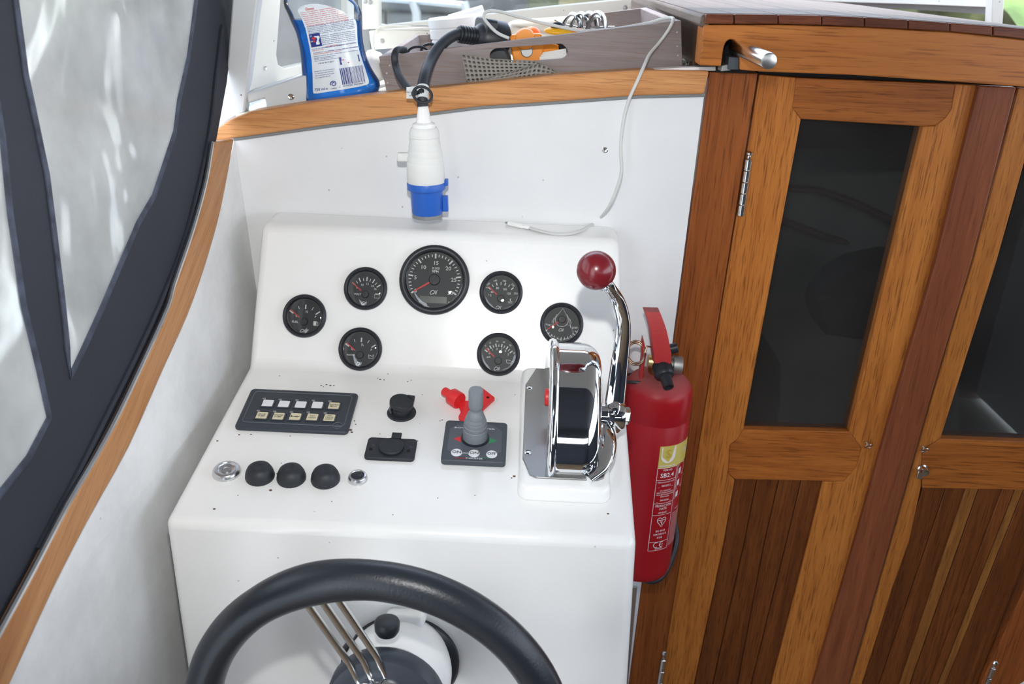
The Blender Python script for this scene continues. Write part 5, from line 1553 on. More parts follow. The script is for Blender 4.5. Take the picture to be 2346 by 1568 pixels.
bm = NB(); sphere(bm, (0, 0, 0), 1, 24, 12, Fk @ Matrix.Diagonal((.023, .010, .005, 1))); link('handle', bm, 'yellow', ky, world=True)
bm = NB(); sphere(bm, (-.003, .004, .004), .0095, 20, 12, Fk, (1.1, .7, .8)); link('grip_inlay', bm, 'black', ky, world=True)
bm = NB(); box(bm, (.026, 0, 0), (.018, .012, .006), Fk); link('end_cap', bm, 'orange', ky, world=True, bevel=.002)
sb = thing('steel_basket', 'shiny steel folding leaves of a small basket at the right of the tray', 'basket', Matrix.Translation(aty(1350, 68, YT + .09)))
for i in range(6):
    y_ = YT + .075 + .012 * (i % 3)
    s0 = 1288 + 19 * i
    pk = 34 - 1.2 * i if i < 5 else 36
    pts = [aty(s0 - 2, 74, y_), aty(s0 + 3, 56, y_), aty(s0 + 14, pk + 6, y_ + .006), aty(s0 + 26, pk, y_ + .012), aty(s0 + 38, pk + 10, y_ + .014), aty(s0 + 44, 68, y_ + .012)]
    if i > 3: pts = [p + exT * (-.012 * (i - 3)) for p in pts]
    bm = NB(); tube(bm, catmull(pts, 4), .0060, 8, flat=(1.2, .2), up=(.45, .8, .3)); link('steel_leaf', bm, 'leaf', sb, world=True)
bm = NB(); tube(bm, [aty(1270, 46, YT + .1), aty(1290, 56, YT + .1), aty(1330, 64, YT + .1), aty(1408, 62, YT + .1)], .0016, 8); link('basket_wire', bm, 'steel', sb, world=True)
bl = thing('black_cable_coil', 'thin dark cable coiled in the left corner of the tray', 'cable', Matrix.Translation(onbase(aty(960, 112, YT + .05))))
for k, (a, b, w_) in enumerate(((958, 112, 24), (985, 106, 20))):
    bm = NB(); tube(bm, [aty(a + w_ * math.cos(t), b + 9 - 14 * math.sin(t), YT + .05 + .02 * k + .008 * math.cos(t)) for t in [2 * PI * i / 24 for i in range(24)]], .0020, 8, closed=True); link('coil', bm, 'black', bl, world=True)
bm = NB(); sphere(bm, (0, 0, 0), 1, 18, 10, Matrix.Translation(aty(860, 150, YT + .10)) @ Matrix.Rotation(R(-20), 4, 'Y') @ Matrix.Diagonal((.017, .03, .024, 1)))
for v in bm.verts: v.co += v.normal * 0 + Vector((random.uniform(-.0015, .0015), 0, random.uniform(-.002, .002)))
tag(link('white_cloth', bm, 'cloth', smooth=80), 'crumpled white cloth between the blue bottle and the tray', 'cloth')

# ------------------------------------------------------------------ grey anti-slip mat
def lattice(bm, top, bot, nx, ny, y, wob=.002, yb=0.0):
    def along(pl, t):
        d = [0]
        for a, b in zip(pl, pl[1:]): d.append(d[-1] + math.hypot(b[0] - a[0], b[1] - a[1]))
        s = t * d[-1]
        for i in range(len(pl) - 1):
            if s <= d[i + 1] + 1e-9:
                k = (s - d[i]) / max(1e-9, d[i + 1] - d[i]); return (pl[i][0] + (pl[i + 1][0] - pl[i][0]) * k, pl[i][1] + (pl[i + 1][1] - pl[i][1]) * k)
    g = []
    for i in range(nx + 1):
        a, b = along(top, i / nx), along(bot, i / nx); rw_ = []
        for j in range(ny + 1):
            k = j / ny; px, py = a[0] + (b[0] - a[0]) * k, a[1] + (b[1] - a[1]) * k
            rw_.append(bm.verts.new(aty(px, py, y + yb * k + wob * math.sin(i * .7 + j * 1.3) * math.sin(j * .8 + .4))))
        g.append(rw_)
    for i in range(nx):
        for j in range(ny): bm.faces.new([g[i][j], g[i + 1][j], g[i + 1][j + 1], g[i][j + 1]])
bm = NB()
lattice(bm, [(1057, 123), (1085, 129), (1130, 135), (1180, 138), (1225, 140), (1250, 150), (1286, 171)], [(1070, 190), (1130, 184), (1200, 178), (1288, 173)], 22, 6, YB + .025, .0015, -.004)
lattice(bm, [(1110, 180), (1170, 164), (1232, 145), (1262, 156), (1290, 172)], [(1096, 190), (1160, 184), (1220, 178), (1292, 174)], 18, 3, YB + .019, .0012, .0)
# the mat goes on under the tray and shows again at its right end
g = [[bm.verts.new(Vector((BRw.x - .01 + .0052 * i, YT + .02 + .006 * j, shelf_z(BRw.x) + .006 + .003 * math.sin(i * 1.9 + j)))) for j in range(16)] for i in range(7)]
for i in range(6):
    for j in range(15): bm.faces.new([g[i][j], g[i + 1][j], g[i + 1][j + 1], g[i][j + 1]])
mt = link('anti_slip_mat', bm, 'matgrey', smooth=80, flipcheck=False)
wf = mt.modifiers.new('holes', 'WIREFRAME'); wf.thickness = .0054; wf.use_even_offset = False
ss = mt.modifiers.new('soft', 'SUBSURF'); ss.levels = 1; ss.render_levels = 1
mt['kind'] = 'stuff'
tag(mt, 'grey perforated anti-slip mat bunched up in front of the wooden tray', 'mat')

# ------------------------------------------------------------------ glass cleaner bottle
YC, DB = YB + .055, .027
LV = [((697.5, 237), (862, 215)), ((693, 226), (869, 204)), ((693.5, 200), (870, 192)), ((693.5, 184), (866, 182)), ((692.5, 153), (851, 158)), ((688.5, 115), (838.5, 128)), ((680, 77), (831, 92)), ((669, 52), (828.5, 54)), ((661.5, 34), (828, 36)),
      ((652, 14), (826, 25)), ((651, -2), (818, 8)), ((658, -18), (800, -8)), ((680, -36), (764, -30)), ((688, -50), (746, -46))]
yF = YC - DB
LW = [(aty(a[0], a[1], YC - .006), aty(b[0], b[1], YC - .006)) for a, b in LV]
DEP = [.024, .027, .027, .027, .027, .026, .025, .025, .025, .024, .022, .019, .015, .014]
bax = ((LW[9][0] + LW[9][1]) / 2 - (LW[0][0] + LW[0][1]) / 2).normalized()
bbase = (LW[0][0] + LW[0][1]) / 2
blat = Vector((0, 1, 0)).cross(bax).normalized()
NS = 2.6
def ring(c, h, d, n=44, s=1.0):
    out = []
    for i in range(n):
        t = 2 * PI * i / n; ct, st_ = math.cos(t), math.sin(t)
        cx_ = math.copysign(abs(ct) ** (2 / NS), ct); sy_ = math.copysign(abs(st_) ** (2 / NS), st_)
        out.append(c + h * cx_ * s + Vector((0, d * sy_ * s, 0)))
    return out
def shell(bm, lv, dep, s=1.0, n=44):
    C = [((a + b) / 2, (b - a) / 2) for a, b in lv]
    cc_ = catmull([c for c, h in C], 4); hh_ = catmull([h for c, h in C], 4); dd_ = catmull([Vector((d, 0, 0)) for d in dep], 4)
    rings = []
    for c, h, d in zip(cc_, hh_, dd_): rings.append([bm.verts.new(p) for p in ring(c, h, d.x, n, s)])
    for A, B in zip(rings, rings[1:]):
        for i in range(n): bm.faces.new([A[i], A[(i + 1) % n], B[(i + 1) % n], B[i]])
    bm.faces.new(rings[0][::-1]); bm.faces.new(rings[-1])
bo = thing('glass_cleaner_bottle', 'clear waisted bottle of blue glass cleaner with a printed white back label', 'bottle', Matrix.Translation(bbase))
bm = NB(); shell(bm, LW, DEP); link('bottle_body', bm, 'bottle', bo, world=True, smooth=80)
bm = NB(); lq = [(a + bax * (.003 if i == 0 else 0), b + bax * (.003 if i == 0 else 0)) for i, (a, b) in enumerate(LW[:7])] + [(aty(666.5, 44, YC - .006), aty(828.3, 46, YC - .006))]
shell(bm, lq, DEP[:8], .965); link('blue_liquid', bm, 'liquid', bo, world=True, smooth=60)
nk = (LW[-1][0] + LW[-1][1]) / 2; Fn = frame_axes(nk, blat, bax)
bm = NB(); lathe(bm, [(.019, -.004), (.019, .02), (.017, .022), (0, .022)], 28, Fn); link('spray_collar', bm, 'tubw', bo, world=True)
bm = NB(); prism(bm, [(-.016, .02), (.02, .02), (.03, .045), (.03, .06), (-.05, .066), (-.055, .052), (-.02, .046)], -.012, .012, Fn @ Matrix.Rotation(R(90), 4, 'X')); link('spray_head', bm, 'redbtn', bo, world=True, bevel=.004)
def bfront(px, py, lift=.0006):
    """point on the bottle's front seen at a photo point"""
    y = YC - .02
    for _ in range(3):
        p = aty(px, py, y); a = (p - bbase).dot(bax)
        prev = None
        for (A, B), d in zip(LW, DEP):
            c = (A + B) / 2; h = (B - A) / 2; av = (c - bbase).dot(bax)
            if prev and prev[0] <= a <= av or (prev is None and a < av):
                if prev is None: cx_, hw, dp = c, h.length, d
                else:
                    k = (a - prev[0]) / (av - prev[0]); cx_ = prev[1].lerp(c, k); hw = prev[2] + (h.length - prev[2]) * k; dp = prev[3] + (d - prev[3]) * k
                break
            prev = (av, c, h.length, d)
        u_ = min(.985, abs((p - cx_).dot(blat)) / hw)
        y = YC - .006 - dp * (1 - u_ ** NS) ** (1 / NS) - .0004
    return aty(px, py, y - lift)
LB = [(681, 24), (688, 15), (706, 9), (722, 8), (740, 10), (767, 18), (790, 29), (806, 38), (815, 47), (818, 61), (818.5, 80), (819.5, 99), (823, 115), (828, 132), (836, 156), (845, 184), (845, 191), (840, 195), (800, 203), (760, 209), (724, 215), (718.5, 214.5), (717, 210), (716, 170), (714, 138), (709, 107), (700, 66), (690, 40)]
# label sheet: fine rows so that it follows the bottle
bm = NB()
def lspan(y):
    xs = []
    for (xa, ya), (xb, yb2) in zip(LB, LB[1:] + LB[:1]):
        if (ya - y) * (yb2 - y) < 0: xs.append(xa + (xb - xa) * (y - ya) / (yb2 - ya))
    return (min(xs), max(xs)) if len(xs) >= 2 else None
rows = [8.6 + (214.4 - 8.6) * i / 60 for i in range(61)]
pv = None
for y_ in rows:
    sp_ = lspan(y_)
    if not sp_: continue
    cur_ = [bm.verts.new(bfront(sp_[0] + (sp_[1] - sp_[0]) * k / 14, y_, .0004)) for k in range(15)]
    if pv:
        for k in range(14): bm.faces.new([pv[k], pv[k + 1], cur_[k + 1], cur_[k]])
    pv = cur_
lab_ = link('back_label', bm, 'labelw', bo, world=True, smooth=80, flipcheck=True)
red, blu, dk, lbm = NB(), NB(), NB(), NB()
bf = lambda x, y: bfront(x, y, .0009)
bf2 = lambda x, y: bfront(x, y, .0013)
# text helper works with y up: flip rows
def ltext(b, s, size, x, y, width=None, left=True, deg=9, f=bf, **k):
    vs, fs = text_geo(s)
    x0 = min(v.x for v in vs); x1 = max(v.x for v in vs); sx_ = (width / ((x1 - x0) * size)) if width else 1
    c, si = math.cos(R(deg)), math.sin(R(deg)); out = []
    for v in vs:
        a = (v.x - (x0 if left else (x0 + x1) / 2)) * size * sx_; q_ = v.y * size
        out.append(f(x + a * c - q_ * si, y - a * si - q_ * c))
    add_faces(b, out, fs)
ltext(red, 'Glassex', 9.5, 699, 21.5, 21, deg=8)
L1 = ['voor alle gladde oppervlakken', 'ramen, spiegels en tafels, streeploos', 'reinigt snel en laat geen strepen na', 'verspreidt een aangename frisse geur', 'Glassex nettoie vitres et miroirs', 'sans laisser de traces sur le verre', 'fenetres, miroirs, chromes et carrelages', 'idealer Reiniger fur Glas und Spiegel']
yy = 30
for i, s in enumerate(L1):
    x0_ = 688 + i * 2.2; x1_ = (765, 771, 778, 784, 789, 795, 799, 799)[i]
    ltext(red, s, 3.4, x0_, yy + i * 4.3, x1_ - x0_, deg=9.5)
L2 = ['Gebruiksaanwijzing: draai de knop in stand ON', 'sproei op het oppervlak en wrijf na met een droge doek', 'Niet gebruiken op warme oppervlakken of schermen', 'Mode d emploi: tourner la buse en position ON', 'pulveriser sur la surface et essuyer avec un chiffon', 'sec. Ne pas utiliser sur des surfaces chaudes']
for i, s in enumerate(L2):
    x0_ = 702.5 + i * 1.3; ltext(blu, s, 3.2, x0_, 62.5 + i * 3.6, 811 + i * .6 - x0_, deg=9.5)
for i, s in enumerate(['Gebrauch: Sprühkopf auf ON drehen und', 'aus kurzer Entfernung aufsprühen, danach', 'mit einem trockenen Tuch nachwischen', 'Nicht auf heissen Flächen verwenden', 'Nur für den vorgesehenen Zweck', 'gebruiken. Inhoud niet innemen']):
    x0_ = 735 + i * .9; ltext(blu, s, 3.1, x0_, 82.5 + i * 4.0, 813.5 + i * .6 - x0_, deg=9)
ltext(red, 'VOORZORGSMAATREGELEN', 3.3, 745, 99 + 8, 30, deg=8.5); ltext(blu, 'Buiten het bereik van kinderen', 3.1, 777, 103, 38, deg=8.5)
for i, s in enumerate(['houden. Bij aanraking met ogen spoelen', 'niet dit product bewaren bij voedsel', 'PRECAUTIONS', 'conserver hors de la portee des enfants', 'consulter un medecin en cas d ingestion', 'VORSICHTSMASSNAHMEN FUR DEN GEBRAUCH', 'Darf nicht in die Hände von Kindern', 'Behälter dicht geschlossen halten', 'INHOUD: minder dan 5 procent parfum', 'Bevat: amphotere oppervlakteactieve stoffen']):
    x0_ = 713.5 + i * .9 if i else 738
    wd = (80, 70, 26, 88, 104, 64, 102, 50, 44, 62)[i]
    y_ = (109.5, 113.5, 117, 117.5, 122, 125.5, 130, 134, 137, 140.5)[i]
    if i == 3: x0_ = 750; wd = 70
    ltext(red if i in (2, 5) else blu, s, 3.1, x0_, y_, wd, deg=8.5)
ltext(dk, '1 05 02 06 L7 08:11', 4.6, 729, 146, 36, deg=8.5)
for i, s in enumerate(['Postbus 721, 2130 AS Hoofddorp', 'Tel. informatie 0800 022 22 22', 'Allee de la Recherche 20, Bruxelles', 'Tel. antigif 070 245 245']):
    ltext(blu, s, 3.0, 721 + .2 * i, 164.5 + i * 5.0, (46, 44, 45, 36)[i], deg=8.5)
ltext(blu, '750 ml e', 8.5, 721, 206.5, 30, deg=7)
sp_pts = [(764 + r_ * math.cos(t), 192 + r_ * math.sin(t) * .95) for t, r_ in [(R(150) + R(560) * i / 34, 7.3 - 5.2 * i / 34) for i in range(35)]]
ribbon(blu, sp_pts, 1.9, bf); ltext(blu, 'reckitt', 4.2, 758.5, 203.5, 13, deg=8)
# barcode and its digits
random.seed(11)
xb_ = 777.5
while xb_ < 829:
    w_ = random.choice((.7, .9, 1.5, 2.2)); k = (xb_ - 777) / 52
    p4 = [(xb_ + 0 , 157 - 7.5 * k), (xb_ + w_, 157 - 7.5 * (k + .01)), (xb_ + w_ + 7.2, 194.5 - 7.6 * k), (xb_ + 7.2, 194.5 - 7.5 * k)]
    fillpoly(blu, p4, bf); xb_ += w_ + random.choice((.8, 1.1, 1.5))
ltext(blu, '5', 5, 777.5, 200, deg=8); ltext(blu, '410036', 5.2, 786, 197.5, 22, deg=8); ltext(blu, '302989', 5.2, 810.5, 194, 22, deg=8); ltext(blu, '>', 5, 834, 189.5, deg=8)
# picture panels
fillpoly(blu, [(707, 79), (731.5, 74.5), (738.5, 105), (713.5, 109)], bf)
fillpoly(blu, [(776.5, 132.5), (821.5, 124.8), (825, 140.5), (779.5, 149)], bf)
ltext(lbm, 'ON', 4, 709.5, 83.5, 5, f=bf2); ltext(lbm, 'OFF', 4, 711.5, 96, 6, f=bf2)
fillpoly(lbm, [(719, 83), (731, 82), (732.5, 86), (730, 92), (733, 100), (731, 102), (725, 102.5), (724, 98), (727, 90), (725, 86), (720, 85.5)], bf2)
red2 = NB()
fillpoly(red2, [(714, 86.5), (720, 84.5), (723, 88), (722, 91.5), (716, 91)], bf2); fillpoly(red2, [(718, 93), (722, 92.5), (722, 97), (718.5, 97)], bf2)
for (cx_, cy_) in ((785, 141), (799.5, 138.5), (815.5, 137)):
    fillpoly(lbm, [(cx_ + 3.2 * math.cos(t), cy_ + 3.6 * math.sin(t)) for t in [2 * PI * i / 12 for i in range(12)]], bf2)
    fillpoly(lbm, [(cx_ + 1.4 * math.cos(t), cy_ - 6 + 1.6 * math.sin(t)) for t in [2 * PI * i / 10 for i in range(10)]], bf2)
ribbon(lbm, [(792.5, 129.8), (796, 146)], .5, bf2); ribbon(lbm, [(808, 127.2), (811.5, 143.2)], .5, bf2)
ribbon(lbm, [(803.4, 130), (803.4, 134)], 1.1, bf2); ribbon(lbm, [(801.5, 132), (805.4, 132)], 1.1, bf2)
fillpoly(red2, [(784, 136), (788, 136), (788, 139), (785, 139)], bf2); fillpoly(red2, [(796, 144), (800, 139), (803, 140), (799, 144.5)], bf2)
link('red_print', red, 'inkred', lab_, world=True, smooth=0, kind='stuff'); link('blue_print', blu, 'inkblue', lab_, world=True, smooth=0, kind='stuff'); link('batch_code', dk, 'ink', lab_, world=True, smooth=0)
link('pictogram', lbm, 'labelw', lab_, world=True, smooth=0); link('pictogram', red2, 'redbtn', lab_, world=True, smooth=0)

# ------------------------------------------------------------------ fire extinguisher
RE = .0525; yE = YB - .066
xE = aty(1507, 900, yE).x
zb = aty(1478, 1335, yE - RE * .9).z
zs = aty(1510, 935, yE - RE).z          # shoulder
fx = thing('fire_extinguisher', 'red fire extinguisher standing against the wood beside the console', 'fire extinguisher', Matrix.Translation(Vector((xE, yE, zb))))
FE = FR[fx.name]
HS = zs - zb
bm = NB()
lathe(bm, [(0, .004), (RE * .86, .004), (RE * .9, 0), (RE * .97, .004), (RE, .016), (RE * .995, .05), (RE, .052), (RE, HS - .036), (RE * .985, HS - .035), (RE * .985, HS - .033), (RE, HS - .031), (RE, HS)] + [(RE * (.36 + .64 * math.cos(t)), HS + RE * .62 * math.sin(t)) for t in [R(90) * i / 10 for i in range(1, 11)]] + [(.016, HS + RE * .64), (.016, HS + RE * .8), (0, HS + RE * .8)], 64)
link('cylinder', bm, 'extred', fx, smooth=40)
HN = HS + RE * .64
bm = NB(); lathe(bm, [(.017, HN - .002), (.019, HN + .001), (.019, HN + .006), (.0165, HN + .009), (.0165, HN + .022), (.013, HN + .024), (.013, HN + .034), (0, HN + .034)], 28); link('valve_body', bm, 'brass', fx, smooth=35)
yf2 = yE - .022
def ep(px, py, y=None): return aty(px, py, yE if y is None else y)
A_, B_ = ep(1484, 829), ep(1506, 831)
bm = NB(); Fv = frame_axes(A_, Vector((0, 0, 1)), B_ - A_); lathe(bm, [(0, 0), (.0105, 0), (.0108, .001), (.0108, .010), (.012, .012), (.012, (B_ - A_).length + .006)], 20, Fv); link('valve_plug', bm, 'brass', fx, world=True)
A_, B_ = ep(1540, 836, yE - .006), ep(1562, 838, yE - .006)
bm = NB(); Fv = frame_axes(A_, Vector((0, 0, 1)), B_ - A_); Lv = (B_ - A_).length; lathe(bm, [(.009, -.010), (.009, 0), (.0135, .0005), (.0140, .002), (.0140, Lv - .001), (.0125, Lv), (0, Lv)], 28, Fv); link('pressure_gauge', bm, 'zinc', fx, world=True)
A_, B_ = ep(1536, 800, yE + .004), ep(1549, 797, yE + .004)
bm = NB(); Fv = frame_axes(A_, Vector((0, 0, 1)), B_ - A_); lathe(bm, [(0, -.004), (.0075, -.004), (.0075, .010), (.0065, .011), (0, .011)], 20, Fv); link('rivet_cap', bm, 'black', fx, world=True)
# nozzle: knurled collar and short spout pointing down to the viewer
A_, B_ = ep(1516, 838, yE - .020), ep(1532, 888, yE - .052)
bm = NB(); Fv = frame_axes(A_, Vector((1, 0, 0)), B_ - A_); Ln = (B_ - A_).length
lathe(bm, [(0, -.004), (.0125, -.004), (.0140, -.002), (.0140, Ln * .42), (.0125, Ln * .50), (.0085, Ln * .55), (.0078, Ln * .9), (.0078, Ln), (.0050, Ln), (.0045, Ln - .004), (0, Ln - .004)], 30, Fv); nz = link('nozzle', bm, 'black', fx, world=True)
bm = NB()
for i in range(26):
    t = 2 * PI * i / 26; tube(bm, [Fv @ Vector((.0141 * math.cos(t), .0141 * math.sin(t), 0)), Fv @ Vector((.0141 * math.cos(t), .0141 * math.sin(t), Ln * .38))], .0006, 5)
link('knurling', bm, 'black', nz, world=True, kind='stuff')
# lever (squeeze handle standing up)
LC = [(1495, 714), (1503, 735), (1510, 760), (1515, 790), (1518, 812), (1519, 832)]
LWd = [16.5, 17.5, 18.5, 19.5, 20, 19]
bm = NB(); vf, vb_ = [], []
fr_, bk_ = [], []
for (a, b), w_ in zip(catmull([Vector((a, b, 0)) for a, b in LC], 4)[:: 1] and [(v.x, v.y) for v in catmull([Vector((a, b, 0)) for a, b in LC], 4)], catmull([Vector((w, 0, 0)) for w in LWd], 4)):
    k = (b - 714) / 118.0; yy_ = yE - .030 + .012 * (1 - k) ** 2
    fr_.append((aty(a - w_.x, b + 1, yy_), aty(a + w_.x, b + 2, yy_)))
    bk_.append((aty(a - w_.x, b + 1, yy_) + Vector((-.002, .020, 0)), aty(a + w_.x, b + 2, yy_) + Vector((.000, .020, 0))))
lp_f = [q[0] for q in fr_] + [q[1] for q in fr_[::-1]]; lp_b = [q[0] for q in bk_] + [q[1] for q in bk_[::-1]]
for i in range(len(fr_) - 1):
    for s_ in (fr_, ): add_faces(bm, [s_[i][0], s_[i][1], s_[i + 1][1], s_[i + 1][0]], [(0, 1, 2, 3)])
    add_faces(bm, [fr_[i][0], fr_[i + 1][0], bk_[i + 1][0], bk_[i][0]], [(0, 1, 2, 3)]); add_faces(bm, [fr_[i][1], fr_[i + 1][1], bk_[i + 1][1], bk_[i][1]], [(0, 1, 2, 3)])
add_faces(bm, [fr_[0][0], fr_[0][1], bk_[0][1], bk_[0][0]], [(0, 1, 2, 3)]); add_faces(bm, [fr_[-1][0], fr_[-1][1], bk_[-1][1], bk_[-1][0]], [(0, 1, 2, 3)])
bmesh.ops.remove_doubles(bm, verts=bm.verts, dist=1e-5)
lo_ = link('squeeze_lever', bm, 'extredlever', fx, world=True, smooth=50)
sm = lo_.modifiers.new('thick', 'SOLIDIFY'); sm.thickness = .0018; bv = lo_.modifiers.new('bevel', 'BEVEL'); bv.width = .0022; bv.segments = 3; bv.limit_method = 'ANGLE'; bv.angle_limit = R(40)
# carry bracket plate on the left
bm = NB(); q = [aty(x, y, yE - .016) for x, y in ((1474, 776), (1477, 790), (1481, 812), (1476, 840), (1473, 872), (1465, 874), (1467, 850), (1471, 820), (1470, 800))]
solid(bm, q, [p + Vector((0, .018, 0)) for p in q]); link('carry_bracket', bm, 'extredlever', fx, world=True, bevel=.001)
# pull ring
bm = NB()
rr2 = []
rc_ = ep(1457, 806, yE - .02)
for i in range(57):
    t = 2 * PI * i / 28; rr2.append(rc_ + Vector((.0128 * math.cos(t), .010 * math.sin(t) + .002, .0128 * math.sin(t) - .006 * (i / 56))))
tube(bm, rr2 + [ep(1482, 794, yE - .016), ep(1500, 797, yE - .012)], .0017, 8); link('pull_ring', bm, 'copper', fx, world=True, smooth=60)
# holder: wire fork round the neck with red sleeve, and its foot
bm = NB(); tube(bm, catmull([ep(1425, 860, yE + .03), ep(1450, 858, yE + .015), ep(1476, 855, yE + .008)], 4), .0026, 8); link('holder_wire', bm, 'black', fx, world=True)
bm = NB(); tube(bm, catmull([ep(1425, 875, yE - .01), ep(1450, 876, yE - .018), ep(1476, 878, yE - .022)], 4), .0026, 8); link('holder_wire', bm, 'black', fx, world=True)
bm = NB(); tube(bm, catmull([ep(1474, 878, yE - .022), ep(1500, 885, yE - .026), ep(1530, 890, yE - .024), ep(1556, 887, yE - .014), ep(1565, 888, yE - .010)], 4), .0034, 10); link('holder_sleeve', bm, 'extred', fx, world=True)
bm = NB(); tube(bm, catmull([Vector((xE + RE + .004, yE + .03, zb + .07)), Vector((xE + RE + .007, yE + .005, zb + .045)), Vector((xE + RE * .86, yE - .02, zb + .008)), Vector((xE + RE * .45, yE - .035, zb - .006)), Vector((xE + .0, yE - .02, zb - .006)), Vector((xE + .0, yE + .056, zb - .006))], 5), .0052, 10); link('holder_foot', bm, 'black', fx, world=True, smooth=60)
# printed label wrapped round the cylinder
kx = RE
def wrap(s, t, lift=.0006):
    """s: metres along the circumference from the label's left edge, t: height above the cylinder foot"""
    th_a = R(4) + s / RE
    return Vector(((RE + lift) * math.sin(th_a), -(RE + lift) * math.cos(th_a), t))
ht = (aty(1520, 1024, yE - RE).z - zb); hb = (aty(1486, 1262, yE - RE).z - zb)
def lvh(py): return ht + (hb - ht) * (py - 1024) / (1262 - 1024)
def wsheet(b, s0, s1, t0, t1, lift, n=14):
    v0 = [b.verts.new(wrap(s0 + (s1 - s0) * i / n, t0, lift)) for i in range(n + 1)]; v1 = [b.verts.new(wrap(s0 + (s1 - s0) * i / n, t1, lift)) for i in range(n + 1)]
    for i in range(n): b.faces.new([v0[i], v0[i + 1], v1[i + 1], v1[i]])
bm = NB(); wsheet(bm, 0, .105, lvh(1072), lvh(1024), .0003, 20); lband = link('label_band', bm, 'lblband', fx, smooth=80)
pr, gd = NB(), NB()
w1_ = lambda s, t: wrap(s, t, .0007); w2_ = lambda s, t: wrap(s, t, .0011)
C1 = .034; hA = ht - hb
ts, tb_ = lvh(1026), lvh(1061)
bx0 = .003; bwid = .024
sh_ = [(bx0, ts), (bx0 + bwid, ts)] + [(bx0 + bwid / 2 + bwid / 2 * math.cos(t), tb_ + .012 - .012 * math.sin(t)) for t in [R(90) * 0 + PI * i / 10 for i in range(11)]]
fillpoly(pr, sh_, w1_)
text(gd, 'S', .021, w2_, bx0 + bwid / 2, (ts + tb_) / 2 + .001)
text(pr, 'smartwares', .0062, w1_, .002, lvh(1067), left=True, width=.027)
text(pr, 'BRANDBLUSSER', .0085, w1_, .046, lvh(1044), left=True, width=.05)
rws = [1072, 1099, 1152, 1179, 1243, 1263]
for r_ in rws: ribbon(pr, [(C1 * i / 6, lvh(r_)) for i in range(7)], .0007, w1_)
for s_ in (0, C1): ribbon(pr, [(s_, lvh(1072)), (s_, lvh(1263))], .0007, w1_)
for s_, a, b in ((C1 + .0025, 1074, 1097), (C1 + .0025, 1101, 1124), (C1 + .0025, 1128, 1150)):
    ribbon(pr, [(s_, lvh(a)), (s_ + .020, lvh(a)), (s_ + .020, lvh(b)), (s_, lvh(b))], .0008, w1_, closed=True)
    fillpoly(pr, [(s_ + .003, lvh(b) + .002), (s_ + .009, lvh(b) + .002), (s_ + .009, lvh(a) - .005), (s_ + .003, lvh(a) - .007)], w1_)
cx_ = C1 / 2
def xt(s, size, py, width=None, x=cx_): text(pr, s, size, w1_, x, lvh(py), width=width)
xt('ITEM NO:', .0045, 1077, .016); xt('SB2.4', .0105, 1089, .023)
xt('FABRICATION DATE / DATUM', .0030, 1104, .029); xt('38/2021', .0042, 1112, .015)
for k, s in enumerate(('EX L INDENCE DE', 'VERIFICATION ANNUELLE', 'DATE LIMITE D UTILISATION', 'DEN HAAG')): xt(s, .0030, 1123 + k * 4.6, (.018, .029, .029, .015)[k])
xt('38/2026', .0042, 1145, .015)
ribbon(pr, [(.004, lvh(1116)), (C1 - .004, lvh(1116))], .0003, w1_); ribbon(pr, [(.004, lvh(1149)), (C1 - .004, lvh(1149))], .0003, w1_)
xt('PRODUCTION', .0058, 1158, .027); xt('DATE:', .0055, 1165, .013); xt('09/2021', .0042, 1174, .015)
hx_, hy2 = cx_, lvh(1195); sH = .0075
heart = [(0, -1.25), (-.95, .05), (-1.0, .55), (-.72, .95), (-.3, .95), (0, .62), (.3, .95), (.72, .95), (1.0, .55), (.95, .05)]
ribbon(pr, [(hx_ + a * sH, hy2 + b * sH) for a, b in heart], .0011, w1_, closed=True)
ribbon(pr, [(hx_ - .75 * sH, hy2 + .35 * sH), (hx_ - .1 * sH, hy2 + .35 * sH), (hx_ - .25 * sH, hy2 - .1 * sH), (hx_ + .1 * sH, hy2 - .35 * sH), (hx_ + .1 * sH, hy2 - .8 * sH)], .0012, w1_)
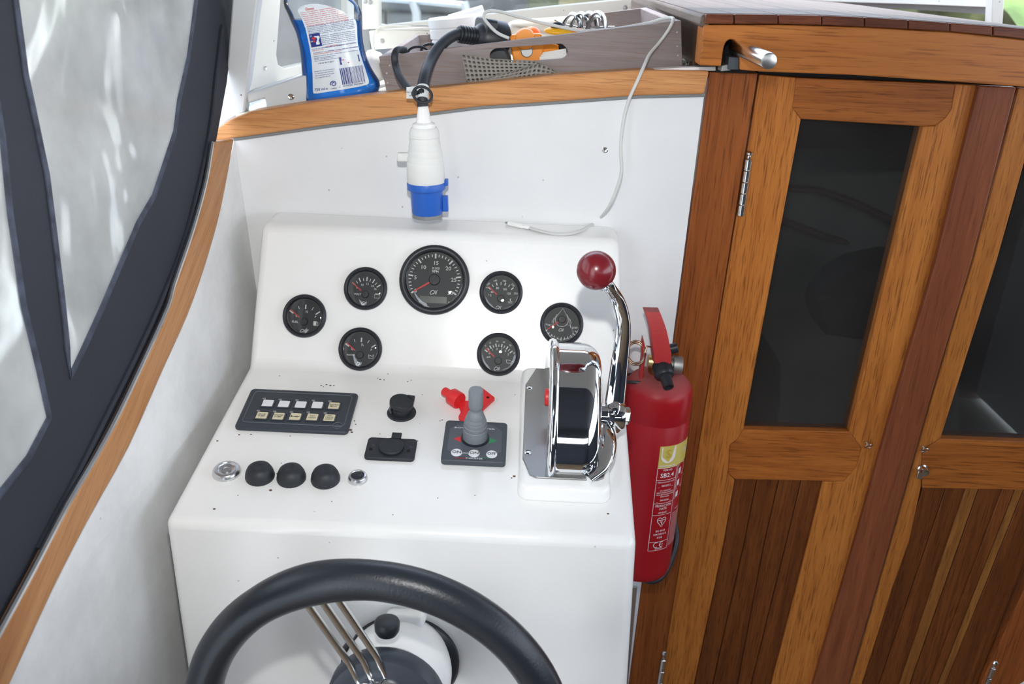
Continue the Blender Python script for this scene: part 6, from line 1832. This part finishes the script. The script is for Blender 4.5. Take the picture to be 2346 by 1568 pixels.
ribbon(pr, [(hx_ + .75 * sH, hy2 + .35 * sH), (hx_ + .15 * sH, hy2 + .35 * sH), (hx_ + .1 * sH, hy2 - .05 * sH)], .0012, w1_)
xt('BS EN3', .0046, 1217, .016); xt('KM 503915', .0046, 1225, .022); xt('F20', .0044, 1233, .009)
for sg, xo in ((1, -.0048), (1, .0052)):
    arc = [(cx_ + xo + .0042 * math.cos(t), lvh(1250) + .0046 * math.sin(t)) for t in [R(60) + R(240) * i / 14 for i in range(15)]]
    ribbon(pr, arc, .0011, w1_)
ribbon(pr, [(cx_ + .0010, lvh(1250)), (cx_ + .0072, lvh(1250))], .0010, w1_)
xt('0038', .0038, 1259, .012)
for k in range(22): ribbon(pr, [(C1 + .003 + .004 * i, lvh(1184 + 3.6 * k)) for i in range(7)], .0005, w1_)
text(pr, 'A B F', .005, w1_, C1 + .014, lvh(1176))
link('label_print', pr, 'lblwhite', lband, smooth=0); link('label_letter', gd, 'lblgold', lband, smooth=0)

# ------------------------------------------------------------------ chrome hatch handle through the beam
A_, B_ = aty(1686, 106, YBM + .03), aty(1762, 140, YBM - .112)
Fh2 = frame_axes(A_, Vector((1, 0, 0)), B_ - A_); Lh = (B_ - A_).length
hh = thing('hatch_slide_rail', 'polished steel tube sticking out of the notch in the wooden beam', 'rail', Fh2)
bm = NB(); lathe(bm, [(0, 0), (.0102, 0), (.0102, Lh - .002), (.0098, Lh)], 32); link('tube', bm, 'steel', hh)
bm = NB(); lathe(bm, [(.0094, Lh - .003), (.0094, Lh + .0002), (.0075, Lh + .0008), (0, Lh + .0008)], 28); link('tube_plug', bm, 'alu', hh)
q = [aty(x, y, YBM + .005) for x, y in ((1670, 130), (1693, 132), (1693, 160), (1668, 160))]
bm = NB(); solid(bm, q, [p + Vector((0, .03, 0)) for p in q]); link('rail_block', bm, 'greyd', hh, world=True, bevel=.001)
q = [aty(x, y, YBM + .012) for x, y in ((1654, 150), (1672, 146), (1674, 162), (1652, 164))]
bm = NB(); solid(bm, q, [p + Vector((0, .025, 0)) for p in q]); link('rail_stop', bm, 'zinc', hh, world=True, bevel=.001)
